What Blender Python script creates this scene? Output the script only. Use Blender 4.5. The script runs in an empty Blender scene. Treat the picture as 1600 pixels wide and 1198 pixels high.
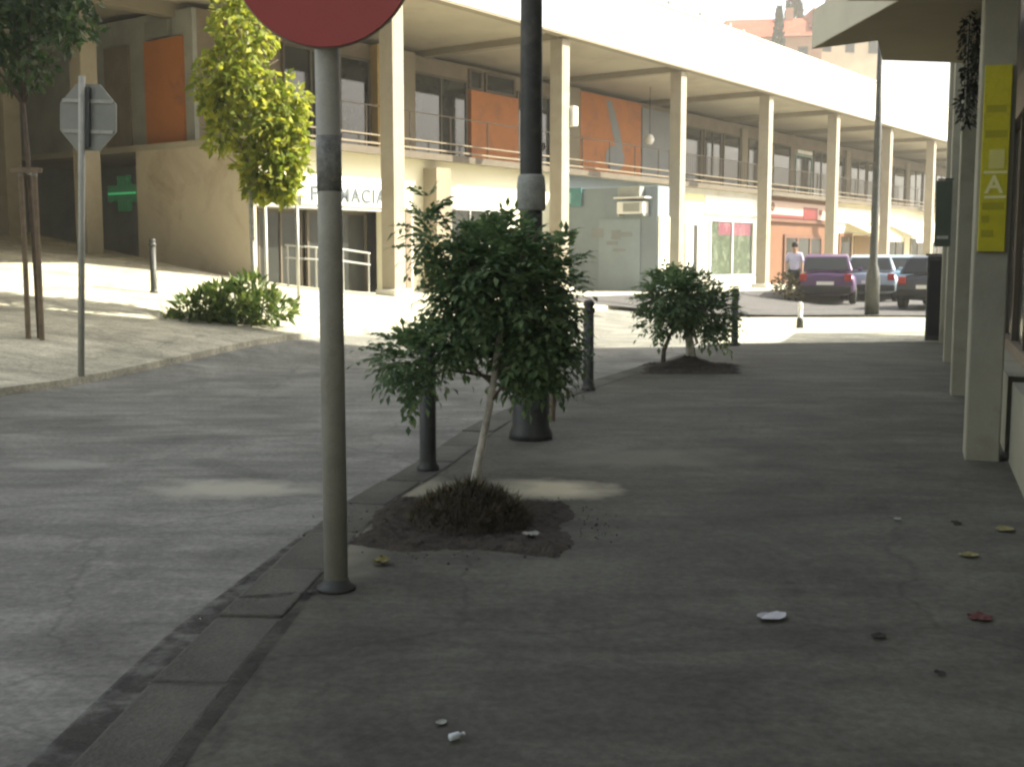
import bpy, bmesh, math, random
from mathutils import Vector, Matrix
random.seed(7)
R = math.radians
sc = bpy.context.scene
C = sc.collection

# ------------------------------------------------------------------ camera, sky, sun, exposure
cam_d = bpy.data.cameras.new('camera'); cam = bpy.data.objects.new('camera', cam_d); C.objects.link(cam)
cam.location = (0, 0, 1.5); cam.rotation_euler = (R(90) - math.atan(199 / 1800), 0, 0)
cam_d.sensor_width = 36; cam_d.lens = 40.5; cam_d.clip_end = 3000; cam_d.clip_start = .05
sc.camera = cam
SUN_AZ, SUN_EL = 82, 39.5
w = bpy.data.worlds.new('World'); sc.world = w; w.use_nodes = True
nt = w.node_tree; bg = nt.nodes['Background']
sky = nt.nodes.new('ShaderNodeTexSky'); sky.sky_type = 'NISHITA'; sky.sun_disc = False
sky.sun_elevation = R(SUN_EL); sky.sun_rotation = R(SUN_AZ); sky.dust_density = 4; sky.air_density = 1.0; sky.ozone_density = .6
hs = nt.nodes.new('ShaderNodeHueSaturation'); hs.inputs['Saturation'].default_value = .5
nt.links.new(sky.outputs[0], hs.inputs['Color']); nt.links.new(hs.outputs[0], bg.inputs[0])
bg.inputs[1].default_value = .12
sd = bpy.data.lights.new('sun', 'SUN'); sd.energy = 5.0; sd.angle = R(.53); sd.color = (1, .93, .76)
so = bpy.data.objects.new('sun', sd); C.objects.link(so)
S = Vector((math.sin(R(SUN_AZ)) * math.cos(R(SUN_EL)), math.cos(R(SUN_AZ)) * math.cos(R(SUN_EL)), math.sin(R(SUN_EL))))
so.rotation_euler = S.to_track_quat('Z', 'Y').to_euler()
vs = sc.view_settings; vs.view_transform = 'Standard'; vs.look = 'None'; vs.gamma = 1; vs.use_curve_mapping = False
vs.exposure = 1.68
sc.render.engine = 'CYCLES'; sc.cycles.max_bounces = 7; sc.cycles.diffuse_bounces = 4; sc.cycles.use_denoising = True
sc.cycles.filter_width = 2.4

# ------------------------------------------------------------------ the lie of the land
AZ = R(36.0255)
U = Vector((math.sin(AZ), math.cos(AZ), 0)); N = Vector((math.cos(AZ), -math.sin(AZ), 0))
C0 = Vector((-2.4517, 24.0, 0))
def lerp(x, xs, ys):
    if x <= xs[0]: return ys[0]
    for i in range(1, len(xs)):
        if x <= xs[i]:
            k = (x - xs[i - 1]) / (xs[i] - xs[i - 1]); return ys[i - 1] + (ys[i] - ys[i - 1]) * k
    return ys[-1]
def tw(x, y):
    v = Vector((x, y, 0)) - C0; return v.dot(U), v.dot(N)
def xy(t, wv):
    p = C0 + U * t + N * wv; return p.x, p.y
def terr(x, y):
    t, wv = tw(x, y)
    k = (4.6 - wv)
    if k <= 0: return 0.0
    a1 = 2.0 * max(0, min(1.0, k / 14.0)); a1 *= min(1, .4 + k / 3)
    kk = min(1, k / 4.0); a2 = lerp(t, [1, 6, 18, 30], [.56, .5, .36, .3]) * kk * kk * (3 - 2 * kk)
    b = lerp(t, [-2.5, 1.5], [0, 1]); return a1 * (1 - b) + a2 * b

# ------------------------------------------------------------------ materials
MATS = {}
def pm(name, col, rough=.8, var=.18, scale=6, bump=.12, metal=0, fine=90, spec=.4, stain=None, stain_scale=1.2, emit=None, trans=0, alpha=1, island=0):
    if name in MATS: return MATS[name]
    m = bpy.data.materials.new(name); m.use_nodes = True; t = m.node_tree; L = t.links
    b = t.nodes['Principled BSDF']
    tc = t.nodes.new('ShaderNodeTexCoord')
    n1 = t.nodes.new('ShaderNodeTexNoise'); n1.inputs['Scale'].default_value = scale; n1.inputs['Detail'].default_value = 6; n1.inputs['Roughness'].default_value = .65
    n2 = t.nodes.new('ShaderNodeTexNoise'); n2.inputs['Scale'].default_value = fine; n2.inputs['Detail'].default_value = 3
    L.new(tc.outputs['Object'], n1.inputs['Vector']); L.new(tc.outputs['Object'], n2.inputs['Vector'])
    r = t.nodes.new('ShaderNodeValToRGB')
    r.color_ramp.elements[0].position = .3; r.color_ramp.elements[1].position = .72
    r.color_ramp.elements[0].color = tuple(c * (1 - var) for c in col) + (1,)
    r.color_ramp.elements[1].color = tuple(min(1, c * (1 + var)) for c in col) + (1,)
    L.new(n1.outputs['Fac'], r.inputs['Fac'])
    out = r.outputs[0]
    mx = t.nodes.new('ShaderNodeMix'); mx.data_type = 'RGBA'; mx.blend_type = 'MULTIPLY'; mx.inputs['Factor'].default_value = .5
    r2 = t.nodes.new('ShaderNodeValToRGB'); r2.color_ramp.elements[0].position = .25; r2.color_ramp.elements[1].position = .7
    r2.color_ramp.elements[0].color = (1 - var * 1.6,) * 3 + (1,); r2.color_ramp.elements[1].color = (1, 1, 1, 1)
    L.new(n2.outputs['Fac'], r2.inputs['Fac']); L.new(out, mx.inputs['A']); L.new(r2.outputs[0], mx.inputs['B']); out = mx.outputs['Result']
    if stain:
        n3 = t.nodes.new('ShaderNodeTexNoise'); n3.inputs['Scale'].default_value = stain_scale; n3.inputs['Detail'].default_value = 8; n3.inputs['Roughness'].default_value = .7
        n3.inputs['Distortion'].default_value = .6
        L.new(tc.outputs['Object'], n3.inputs['Vector'])
        r3 = t.nodes.new('ShaderNodeValToRGB'); r3.color_ramp.elements[0].position = .5; r3.color_ramp.elements[1].position = .68
        L.new(n3.outputs['Fac'], r3.inputs['Fac'])
        m3 = t.nodes.new('ShaderNodeMix'); m3.data_type = 'RGBA'; L.new(r3.outputs[0], m3.inputs['Factor'])
        L.new(out, m3.inputs['A']); m3.inputs['B'].default_value = tuple(stain) + (1,); out = m3.outputs['Result']
    if island:
        g = t.nodes.new('ShaderNodeNewGeometry'); mr = t.nodes.new('ShaderNodeHueSaturation')
        mp = t.nodes.new('ShaderNodeMapRange'); mp.inputs['To Min'].default_value = 1 - island; mp.inputs['To Max'].default_value = 1 + island
        L.new(g.outputs['Random Per Island'], mp.inputs['Value']); L.new(mp.outputs[0], mr.inputs['Value']); L.new(out, mr.inputs['Color'])
        mp2 = t.nodes.new('ShaderNodeMapRange'); mp2.inputs['To Min'].default_value = .53; mp2.inputs['To Max'].default_value = .475
        L.new(g.outputs['Random Per Island'], mp2.inputs['Value']); L.new(mp2.outputs[0], mr.inputs['Hue']); out = mr.outputs[0]
    L.new(out, b.inputs['Base Color'])
    b.inputs['Roughness'].default_value = rough; b.inputs['Metallic'].default_value = metal
    b.inputs['Specular IOR Level'].default_value = spec
    if alpha < 1: b.inputs['Alpha'].default_value = alpha
    if emit: b.inputs['Emission Color'].default_value = tuple(emit[:3]) + (1,); b.inputs['Emission Strength'].default_value = emit[3]
    if bump:
        bp = t.nodes.new('ShaderNodeBump'); bp.inputs['Strength'].default_value = bump; bp.inputs['Distance'].default_value = .02
        L.new(n2.outputs['Fac'], bp.inputs['Height']); L.new(bp.outputs[0], b.inputs['Normal'])
    if trans:
        tr = t.nodes.new('ShaderNodeBsdfTranslucent'); ms = t.nodes.new('ShaderNodeMixShader'); ms.inputs[0].default_value = trans
        hv = t.nodes.new('ShaderNodeHueSaturation'); hv.inputs['Value'].default_value = 1.5; hv.inputs['Saturation'].default_value = 1.1
        L.new(out, hv.inputs['Color']); L.new(hv.outputs[0], tr.inputs['Color'])
        L.new(b.outputs[0], ms.inputs[1]); L.new(tr.outputs[0], ms.inputs[2])
        L.new(ms.outputs[0], t.nodes['Material Output'].inputs['Surface'])
    MATS[name] = m; return m
def paver(name, col, bw, bh, joint, rough=.9, var=.1, rot=0.0, patches=None, mortar_dark=.75):
    """block paving too fine to build stone by stone: courses, joints, dust and wear"""
    m = pm(name, col, rough, var, .6, .15, fine=60)
    t = m.node_tree; L = t.links; b = t.nodes['Principled BSDF']
    src = b.inputs['Base Color'].links[0].from_socket
    tc = t.nodes.new('ShaderNodeTexCoord'); mp = t.nodes.new('ShaderNodeMapping'); mp.inputs['Rotation'].default_value = (0, 0, rot)
    L.new(tc.outputs['Object'], mp.inputs['Vector'])
    br = t.nodes.new('ShaderNodeTexBrick'); br.inputs['Scale'].default_value = 1; br.inputs['Brick Width'].default_value = bw; br.inputs['Row Height'].default_value = bh
    br.inputs['Mortar Size'].default_value = joint; br.inputs['Mortar Smooth'].default_value = .4; br.inputs['Bias'].default_value = 0
    br.inputs['Color1'].default_value = (.92, .92, .92, 1); br.inputs['Color2'].default_value = (1, 1, 1, 1); br.inputs['Mortar'].default_value = (mortar_dark,) * 3 + (1,)
    L.new(mp.outputs[0], br.inputs['Vector'])
    mx = t.nodes.new('ShaderNodeMix'); mx.data_type = 'RGBA'; mx.blend_type = 'MULTIPLY'; mx.inputs['Factor'].default_value = 1
    L.new(src, mx.inputs['A']); L.new(br.outputs['Color'], mx.inputs['B']); out = mx.outputs['Result']
    def mult(out, sock, lo, hi, p0, p1, amt=1.0):
        rr = t.nodes.new('ShaderNodeValToRGB'); rr.color_ramp.elements[0].position = p0; rr.color_ramp.elements[1].position = p1
        rr.color_ramp.elements[0].color = (lo,) * 3 + (1,); rr.color_ramp.elements[1].color = (hi,) * 3 + (1,); L.new(sock, rr.inputs['Fac'])
        k = t.nodes.new('ShaderNodeMix'); k.data_type = 'RGBA'; k.blend_type = 'MULTIPLY'; k.inputs['Factor'].default_value = amt
        L.new(out, k.inputs['A']); L.new(rr.outputs[0], k.inputs['B']); return k.outputs['Result']
    def nz_(scale, det, rgh, dist=0.0, vec=None):
        k = t.nodes.new('ShaderNodeTexNoise'); k.inputs['Scale'].default_value = scale; k.inputs['Detail'].default_value = det; k.inputs['Roughness'].default_value = rgh; k.inputs['Distortion'].default_value = dist
        L.new(vec or tc.outputs['Object'], k.inputs['Vector']); return k.outputs['Fac']
    out = mult(out, nz_(.9, 9, .72, .8), .62, 1.15, .36, .62)            # old stains
    mp3 = t.nodes.new('ShaderNodeMapping'); mp3.inputs['Rotation'].default_value = (0, 0, rot * .6); mp3.inputs['Scale'].default_value = (.5, 2.4, 1); L.new(tc.outputs['Object'], mp3.inputs['Vector'])
    out = mult(out, nz_(1.6, 6, .65, .3, mp3.outputs[0]), .72, 1.12, .35, .65)  # worn courses across the way
    out = mult(out, nz_(26, 4, .7), .7, 1.12, .34, .66)                  # grit
    sp_ = t.nodes.new('ShaderNodeTexVoronoi'); sp_.inputs['Scale'].default_value = 2.3; L.new(tc.outputs['Object'], sp_.inputs['Vector'])
    out = mult(out, sp_.outputs['Distance'], .55, 1, .035, .07, .8)      # trodden gum
    cw = t.nodes.new('ShaderNodeTexNoise'); cw.inputs['Scale'].default_value = 2.2; cw.inputs['Detail'].default_value = 5; L.new(tc.outputs['Object'], cw.inputs['Vector'])
    cm = t.nodes.new('ShaderNodeMix'); cm.data_type = 'RGBA'; cm.inputs['Factor'].default_value = .3; L.new(tc.outputs['Object'], cm.inputs['A']); L.new(cw.outputs['Color'], cm.inputs['B'])
    cv = t.nodes.new('ShaderNodeTexVoronoi'); cv.feature = 'DISTANCE_TO_EDGE'; cv.inputs['Scale'].default_value = .55; L.new(cm.outputs['Result'], cv.inputs['Vector'])
    out = mult(out, cv.outputs['Distance'], .55, 1, .001, .008, .55)      # hairline cracks
    for (cx, cy, rx, ry, colp, amt) in patches or []:
        # a dusty patch with its own ragged outline, fixed to the ground
        m2 = t.nodes.new('ShaderNodeMapping'); m2.vector_type = 'POINT'
        m2.inputs['Location'].default_value = (-cx / rx, -cy / ry, 0); m2.inputs['Scale'].default_value = (1 / rx, 1 / ry, 0)
        L.new(tc.outputs['Object'], m2.inputs['Vector'])
        ln = t.nodes.new('ShaderNodeVectorMath'); ln.operation = 'LENGTH'; L.new(m2.outputs[0], ln.inputs[0])
        nz = t.nodes.new('ShaderNodeTexNoise'); nz.inputs['Scale'].default_value = 3.2; nz.inputs['Detail'].default_value = 7; L.new(tc.outputs['Object'], nz.inputs['Vector'])
        ad = t.nodes.new('ShaderNodeMath'); ad.operation = 'MULTIPLY_ADD'; ad.inputs[1].default_value = 1.5; L.new(nz.outputs['Fac'], ad.inputs[0]); L.new(ln.outputs['Value'], ad.inputs[2])
        mr = t.nodes.new('ShaderNodeMapRange'); mr.inputs['From Min'].default_value = 1.9; mr.inputs['From Max'].default_value = 1.1
        mr.inputs['To Min'].default_value = 0; mr.inputs['To Max'].default_value = amt; L.new(ad.outputs[0], mr.inputs['Value'])
        mm = t.nodes.new('ShaderNodeMix'); mm.data_type = 'RGBA'; L.new(mr.outputs[0], mm.inputs['Factor']); L.new(out, mm.inputs['A']); mm.inputs['B'].default_value = colp + (1,)
        out = mm.outputs['Result']
    L.new(out, b.inputs['Base Color'])
    return m
def glass(name, col=(.02, .022, .022), rough=.04):
    return pm(name, col, rough, .2, 2, 0, spec=.5)

# ------------------------------------------------------------------ mesh helpers
class MB:
    def __init__(s): s.v = []; s.f = []
    def poly(s, pts):
        i = len(s.v); s.v += [tuple(p) for p in pts]; s.f.append(tuple(range(i, i + len(pts)))); return s
    def box(s, a, b, M=None):
        x0, y0, z0 = a; x1, y1, z1 = b
        p = [(x0,y0,z0),(x1,y0,z0),(x1,y1,z0),(x0,y1,z0),(x0,y0,z1),(x1,y0,z1),(x1,y1,z1),(x0,y1,z1)]
        if M: p = [tuple(M @ Vector(q)) for q in p]
        i = len(s.v); s.v += p
        s.f += [tuple(i + k for k in q) for q in ((0,3,2,1),(4,5,6,7),(0,1,5,4),(1,2,6,5),(2,3,7,6),(3,0,4,7))]; return s
    def prism(s, pl, z0, z1):
        a = sum(pl[k][0] * pl[(k + 1) % len(pl)][1] - pl[(k + 1) % len(pl)][0] * pl[k][1] for k in range(len(pl)))
        if a < 0: pl = pl[::-1]
        n = len(pl); i = len(s.v); s.v += [(x, y, z0) for x, y in pl] + [(x, y, z1) for x, y in pl]
        s.f.append(tuple(i + k for k in reversed(range(n)))); s.f.append(tuple(i + n + k for k in range(n)))
        for k in range(n): s.f.append((i + k, i + (k + 1) % n, i + n + (k + 1) % n, i + n + k))
        return s
    def tube(s, path, rad, n=8, cap=True):
        P = [Vector(p) for p in path]; rad = rad if isinstance(rad, (list, tuple)) else [rad] * len(P)
        i0 = len(s.v); ref = Vector((0, 0, 1)) if abs((P[-1] - P[0]).normalized().z) < .9 else Vector((1, 0, 0))
        for k, p in enumerate(P):
            d = (P[min(k + 1, len(P) - 1)] - P[max(k - 1, 0)]).normalized()
            a = d.cross(ref).normalized(); b = d.cross(a).normalized()
            for j in range(n):
                q = 2 * math.pi * j / n; s.v.append(tuple(p + (a * math.cos(q) + b * math.sin(q)) * rad[k]))
        for k in range(len(P) - 1):
            for j in range(n):
                s.f.append((i0 + k*n + j, i0 + k*n + (j+1) % n, i0 + (k+1)*n + (j+1) % n, i0 + (k+1)*n + j))
        if cap:
            s.f.append(tuple(i0 + j for j in reversed(range(n)))); s.f.append(tuple(i0 + (len(P)-1)*n + j for j in range(n)))
        return s
    def lathe(s, prof, n=16, c=(0, 0, 0)):
        return s.tube([(c[0], c[1], c[2] + z) for r, z in prof], [max(r, .0005) for r, z in prof], n)
    def build(s, name, mat, parent=None, smooth=False, bevel=0, loc=None):
        me = bpy.data.meshes.new(name); me.from_pydata(s.v, [], s.f); me.update()
        if smooth:
            for p in me.polygons: p.use_smooth = True
        me.materials.append(mat)
        bm = bmesh.new(); bm.from_mesh(me); bmesh.ops.recalc_face_normals(bm, faces=bm.faces); bm.to_mesh(me); bm.free()
        o = bpy.data.objects.new(name, me); C.objects.link(o)
        if parent: o.parent = parent
        if loc: o.location = loc
        if bevel:
            bv = o.modifiers.new('bevel', 'BEVEL'); bv.width = bevel; bv.segments = 2; bv.limit_method = 'ANGLE'
        return o
def tag(o, label=None, cat=None, group=None, kind=None):
    if label: o['label'] = label
    if cat: o['category'] = cat
    if group: o['group'] = group
    if kind: o['kind'] = kind
    return o
def empty(name, loc, rz=0):
    o = bpy.data.objects.new(name, None); C.objects.link(o); o.location = loc; o.rotation_euler = (0, 0, rz); o.empty_display_size = .2; return o
def bx(name, a, b, mat, parent=None, bevel=0): return MB().box(a, b).build(name, mat, parent, bevel=bevel)
def copy_tree(o, parent=None):
    c = o.copy(); C.objects.link(c); c.parent = parent
    for ch in list(o.children): copy_tree(ch, c)
    return c
def text_mesh(name, body, size, mat, parent, M, extrude=.006, align='CENTER', bold=0.0, space=1.0):
    cu = bpy.data.curves.new(name, 'FONT'); cu.body = body; cu.size = size; cu.extrude = extrude; cu.align_x = align; cu.align_y = 'CENTER'; cu.offset = bold; cu.space_character = space
    o = bpy.data.objects.new(name + '_curve', cu); C.objects.link(o)
    dg = bpy.context.evaluated_depsgraph_get(); me = bpy.data.meshes.new_from_object(o.evaluated_get(dg))
    C.objects.unlink(o); bpy.data.objects.remove(o); me.materials.clear(); me.materials.append(mat); me.transform(M)
    r = bpy.data.objects.new(name, me); C.objects.link(r); r.parent = parent; return r

# ------------------------------------------------------------------ palette
M_block = paver('block_paving', (.26, .26, .226), .9, .45, .006, rot=R(12), patches=[(-1.8, 7.35, .6, .34, (.44, .42, .33), .8), (-3.3, 8.2, .35, .22, (.34, .34, .29), .5)], mortar_dark=.93)
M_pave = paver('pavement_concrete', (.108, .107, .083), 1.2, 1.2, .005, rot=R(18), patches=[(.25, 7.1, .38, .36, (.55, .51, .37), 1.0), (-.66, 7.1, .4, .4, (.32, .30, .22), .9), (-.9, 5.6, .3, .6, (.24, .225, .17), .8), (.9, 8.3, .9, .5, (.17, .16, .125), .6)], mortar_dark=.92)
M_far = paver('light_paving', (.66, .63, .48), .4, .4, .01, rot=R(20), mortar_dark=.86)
M_asph = pm('asphalt', (.085, .083, .082), .92, .2, 1.5, .3, fine=140, stain=(.06, .06, .058))
M_kerb = pm('kerb_stone_grey', (.10, .098, .079), .9, .35, 3, .5, fine=50, stain=(.07, .068, .058), stain_scale=2.5)
M_dirt = pm('gutter_dirt', (.062, .06, .05), .98, .35, 9, .5, fine=120)
dn = M_dirt.node_tree; d1 = dn.nodes.new('ShaderNodeTexNoise'); d1.inputs['Scale'].default_value = 5; d1.inputs['Detail'].default_value = 8; d1.inputs['Roughness'].default_value = .7
d2 = dn.nodes.new('ShaderNodeValToRGB'); d2.color_ramp.elements[0].position = .40; d2.color_ramp.elements[1].position = .62; d2.color_ramp.elements[0].color = (.12, .12, .12, 1); d2.color_ramp.elements[1].color = (.95, .95, .95, 1)
dt = dn.nodes.new('ShaderNodeTexCoord'); dn.links.new(dt.outputs['Object'], d1.inputs['Vector']); dn.links.new(d1.outputs['Fac'], d2.inputs['Fac']); dn.links.new(d2.outputs[0], dn.nodes['Principled BSDF'].inputs['Alpha'])
M_soil = pm('soil_dark', (.06, .05, .037), 1, .4, 12, .8, fine=60)
M_steel = pm('galvanised_steel', (.42, .425, .36), .55, .14, 5, .05, metal=.0, stain=(.30, .295, .24), stain_scale=4)
M_post = pm('dark_painted_iron', (.05, .055, .05), .5, .25, 7, .06, stain=(.09, .085, .075), stain_scale=5)
M_red = pm('sign_red', (.44, .085, .08), .45, .06, 4, .02)
M_white = pm('white_paint', (.78, .77, .72), .6, .06, 2, .04, stain=(.62, .60, .53), stain_scale=.8)
M_back = pm('sign_back_grey', (.24, .25, .215), .5, .08, 4, .03)
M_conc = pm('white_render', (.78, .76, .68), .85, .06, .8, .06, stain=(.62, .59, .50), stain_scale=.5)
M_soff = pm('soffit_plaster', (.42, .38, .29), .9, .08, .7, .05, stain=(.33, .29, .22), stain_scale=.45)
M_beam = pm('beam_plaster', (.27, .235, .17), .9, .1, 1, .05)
M_col = pm('column_concrete', (.35, .31, .235), .85, .1, 1.5, .1, stain=(.29, .25, .18), stain_scale=1.2)
M_beige = pm('beige_wall', (.55, .485, .365), .9, .08, .9, .08, stain=(.39, .31, .215), stain_scale=.7)
M_cream = pm('cream_wall', (.78, .745, .58), .85, .05, .9, .05)
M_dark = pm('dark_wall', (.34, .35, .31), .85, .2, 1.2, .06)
M_brown = pm('brown_panel', (.22, .175, .125), .7, .2, 2, .05)
M_orange = pm('orange_panel', (.46, .16, .035), .65, .1, 1.5, .04, stain=(.28, .11, .045), stain_scale=1)
M_slate = pm('slate_panel', (.20, .215, .225), .55, .1, 1.5, .03)
M_grey = pm('grey_render', (.21, .25, .275), .85, .08, 1, .06, stain=(.18, .215, .24), stain_scale=.8)
M_gold = pm('ochre_column', (.42, .29, .10), .8, .12, 2, .05)
M_rail = pm('rail_tan', (.22, .18, .12), .6, .15, 4, .03)
M_wood = pm('stake_wood', (.22, .17, .11), .9, .3, 8, .2)
M_glass = glass('window_glass'); M_glass2 = pm('shop_glass', (.035, .038, .034), .12, .2, 2, 0, spec=.25)
M_frame = pm('window_frame_brown', (.11, .09, .06), .6, .15, 4, .03)
M_alu = pm('aluminium_frame', (.45, .45, .42), .4, .1, 4, .02, metal=.4)
M_black = pm('black_matt', (.02, .02, .02), .7, .2, 4, .02)
M_text = pm('sign_text_dark', (.10, .11, .12), .6, .05, 3, 0)

# ------------------------------------------------------------------ ground, street, pavements
def grid(name, x0, x1, y0, y1, st, mat, zf):
    m = MB(); nx = int((x1 - x0) / st) + 1; ny = int((y1 - y0) / st) + 1
    for j in range(ny):
        for i in range(nx):
            x = x0 + i * st; y = y0 + j * st; m.v.append((x, y, zf(x, y)))
    for j in range(ny - 1):
        for i in range(nx - 1): m.f.append((j*nx+i, j*nx+i+1, (j+1)*nx+i+1, (j+1)*nx+i))
    return m.build(name, mat, smooth=True)
tag(grid('street', -34, 46, -14, 66, .5, M_block, terr), kind='structure')
g = MB(); g.poly([(-400, -400, -.35), (400, -400, -.35), (400, 400, -.35), (-400, 400, -.35)])
tag(g.build('ground', pm('dry_ground', (.26, .22, .14), 1, .2, .05, 0)), kind='structure')
def dense(pts, st=.3):
    """smooth curve through the points"""
    P = [Vector((x, y, 0)) for x, y in pts]; out = []
    for i in range(len(P) - 1):
        p0, p1, p2, p3 = P[max(i-1, 0)], P[i], P[i+1], P[min(i+2, len(P)-1)]
        n = max(1, int((p2 - p1).length / st))
        for k in range(n):
            t = k / n
            q = .5 * ((2*p1) + (p2-p0)*t + (2*p0-5*p1+4*p2-p3)*t*t + (3*p1-p0-3*p2+p3)*t*t*t); out.append((q.x, q.y))
    out.append(pts[-1]); return out
def ruled(name, A, B, mat, dz, nacr=10, skirt=0):
    """sheet between two curves of equal count, lying dz over the land, with a kerb face along A"""
    m = MB(); n = len(A)
    for i in range(n):
        for j in range(nacr + 1):
            k = j / nacr; x = A[i][0] + (B[i][0]-A[i][0])*k; y = A[i][1] + (B[i][1]-A[i][1])*k; m.v.append((x, y, terr(x, y) + dz))
    for i in range(n - 1):
        for j in range(nacr): a = i*(nacr+1)+j; m.f.append((a, a+1, a+nacr+2, a+nacr+1))
    if skirt:
        for i in range(n - 1):
            (x0, y0), (x1, y1) = A[i], A[i+1]; z0 = terr(x0, y0) + dz; z1 = terr(x1, y1) + dz
            m.poly([(x0, y0, z0), (x1, y1, z1), (x1, y1, z1 - skirt), (x0, y0, z0 - skirt)])
    return tag(m.build(name, mat), kind='structure')
KERB = [(-1.42, -10), (-1.38, -4), (-1.32, 1), (-1.26, 3.26), (-1.18, 4.67), (-1.0, 6.6), (-.72, 7.87), (-.22, 10.35), (.48, 12.26), (1.6, 15), (2.75, 17.6), (3.7, 20.5), (4.5, 24), (5.2, 27.3)]
KD = dense(KERB)
def right_line(y): return 1.95 if y < 4.2 else 1.95 + (y - 4.2) * .352
inner = [(max(right_line(y) + 1.2, x + 1.0), y) for x, y in KD]
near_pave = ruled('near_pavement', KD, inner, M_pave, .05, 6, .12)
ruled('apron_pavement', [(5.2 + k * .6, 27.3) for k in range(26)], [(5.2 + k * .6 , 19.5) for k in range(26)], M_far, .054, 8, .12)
tag(MB().prism([(3.3, 18.9), (3.75, 20.5), (4.55, 24), (5.22, 27.3), (12.5, 27.3), (9.6, 20.0)], .045, .0585).build('sun_toned_pavement', M_far), kind='structure')  # pale paving starts at the shadow edge; part of the sun is in its colour
FK = dense([(-9.5, 5), (-7.4, 9), (-5.48, 12.25), (-4.98, 13.3), (-4.48, 14.86), (-3.76, 16.9), (-3.04, 18.17), (-1.77, 19.92), (0.2, 23.0), (2.4, 26.6), (4.6, 30.0), (9.0, 36.2), (22, 54), (30, 65)], .5)
FKB = [xy(min(tw(x, y)[0], 70) - (4 if x < -3 else 0), -11.5) for x, y in FK]
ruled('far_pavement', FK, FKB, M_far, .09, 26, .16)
A = [xy(t, 1.45) for t in [3 + k for k in range(68)]]
B = [xy(t, lerp(t, [3, 7.4, 9.9, 70], [1.5, 4.2, 8.15, 8.15])) for t in [3 + k for k in range(68)]]
ruled('asphalt_road', A, B, M_asph, .10, 8)

# kerb stones along the near edge, with a dirty gutter in front
gut = MB(); seg = [p for p in dense(KERB, .06) if 1.2 < p[1] < 14.5]
for (x0, y0), (x1, y1) in zip(seg, seg[1:]):
    d = Vector((x1 - x0, y1 - y0, 0)).normalized(); nn = Vector((-d.y, d.x, 0))
    a, b = Vector((x0, y0, 0)), Vector((x1, y1, 0))
    gw = lambda yy: lerp(yy, [4.5, 6.5], [.17, .05])
    up_ = Vector((0, 0, .006)); gut.poly([tuple(a + up_), tuple(b + up_), tuple(b + nn*gw(y1) + up_), tuple(a + nn*gw(y0) + up_)])
tag(gut.build('gutter', M_dirt), kind='structure')
def along(pts, step):
    out = []; acc = 0; nxt = 0
    for (x0, y0), (x1, y1) in zip(pts, pts[1:]):
        l = math.hypot(x1-x0, y1-y0)
        while nxt <= acc + l:
            k = (nxt - acc) / l; out.append((x0+(x1-x0)*k, y0+(y1-y0)*k, math.atan2(y1-y0, x1-x0))); nxt += step
        acc += l
    return out
ks = None
for i, (x, y, a) in enumerate(along(seg, .72)):
    if ks is None:
        ks = bx('kerb_stone', (-.345, -.27, -.1), (.345, .0, .062), M_kerb, near_pave, bevel=.012); o = ks
    else:
        o = ks.copy(); C.objects.link(o)
    o.location = (x, y, random.uniform(-.010, -.002)); o.rotation_euler = (random.uniform(-.012, .012), random.uniform(-.006, .006), a + random.uniform(-.012, .012))
# dirt joint behind the kerb stones
jn = MB()
for (x0, y0), (x1, y1) in zip(seg, seg[1:]):
    d = Vector((x1 - x0, y1 - y0, 0)).normalized(); nn = Vector((-d.y, d.x, 0))
    a, b = Vector((x0, y0, .0555)), Vector((x1, y1, .0555)); jw = lambda yy: lerp(yy, [4.3, 5.6], [.055, .015]); w0, w1 = jw(y0), jw(y1)
    jn.poly([tuple(a - nn*.27), tuple(b - nn*.27), tuple(b - nn*(.27 + w1)), tuple(a - nn*(.27 + w0))])
jn.build('dirt_joint', M_dirt, near_pave)
# dirt swept into the end of the kerb, towards the foot of the sign pole
dp = MB(); top_ = [(-1.17, 4.765), (-1.12, 4.79), (-1.05, 4.81), (-.95, 4.83), (-.86, 4.87), (-.8, 4.9)]; bot_ = [(-1.16, 4.755), (-1.1, 4.75), (-1.03, 4.74), (-.94, 4.77), (-.85, 4.83), (-.79, 4.87)]
for k in range(5): dp.poly([top_[k] + (.0625,), top_[k+1] + (.0625,), bot_[k+1] + (.0625,), bot_[k] + (.0625,)])
dp.build('swept_dirt', M_dirt, near_pave)

# tree pits
def soil(name, corners, z, lump, n=44):
    m = MB(); c = [Vector((x, y, 0)) for x, y in corners]
    for j in range(n + 1):
        for i in range(n + 1):
            a, b = i / n, j / n
            p = c[0]*(1-a)*(1-b) + c[1]*a*(1-b) + c[2]*a*b + c[3]*(1-a)*b
            e = min(a, 1-a, b, 1-b); k = min(1, e / .1)
            q_ = 0 if k >= 1 else 1; m.v.append((p.x + random.uniform(-.008, .008) + q_*.05*math.sin(p.y*11 + p.x*3)*(1-k), p.y + random.uniform(-.008, .008) + q_*.06*math.sin(p.x*9 + p.y*5)*(1-k), z - .03 * (1 - k) + (lump * random.random() ** 2) * k + .012 * math.sin(p.x*8) * math.sin(p.y*7) * k))
    for j in range(n):
        for i in range(n): q = j*(n+1)+i; m.f.append((q, q+1, q+n+2, q+n+1))
    return tag(m.build(name, M_soil, smooth=True), kind='structure')
soil('tree_pit_soil', [(-.86, 5.62), (.30, 5.42), (.42, 6.72), (-.78, 6.9)], .063, .025)
soil('tree_pit_soil', [(1.55, 14.1), (2.85, 14.1), (3.1, 15.5), (1.75, 15.6)], .063, .03)
crumb = MB()
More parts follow.
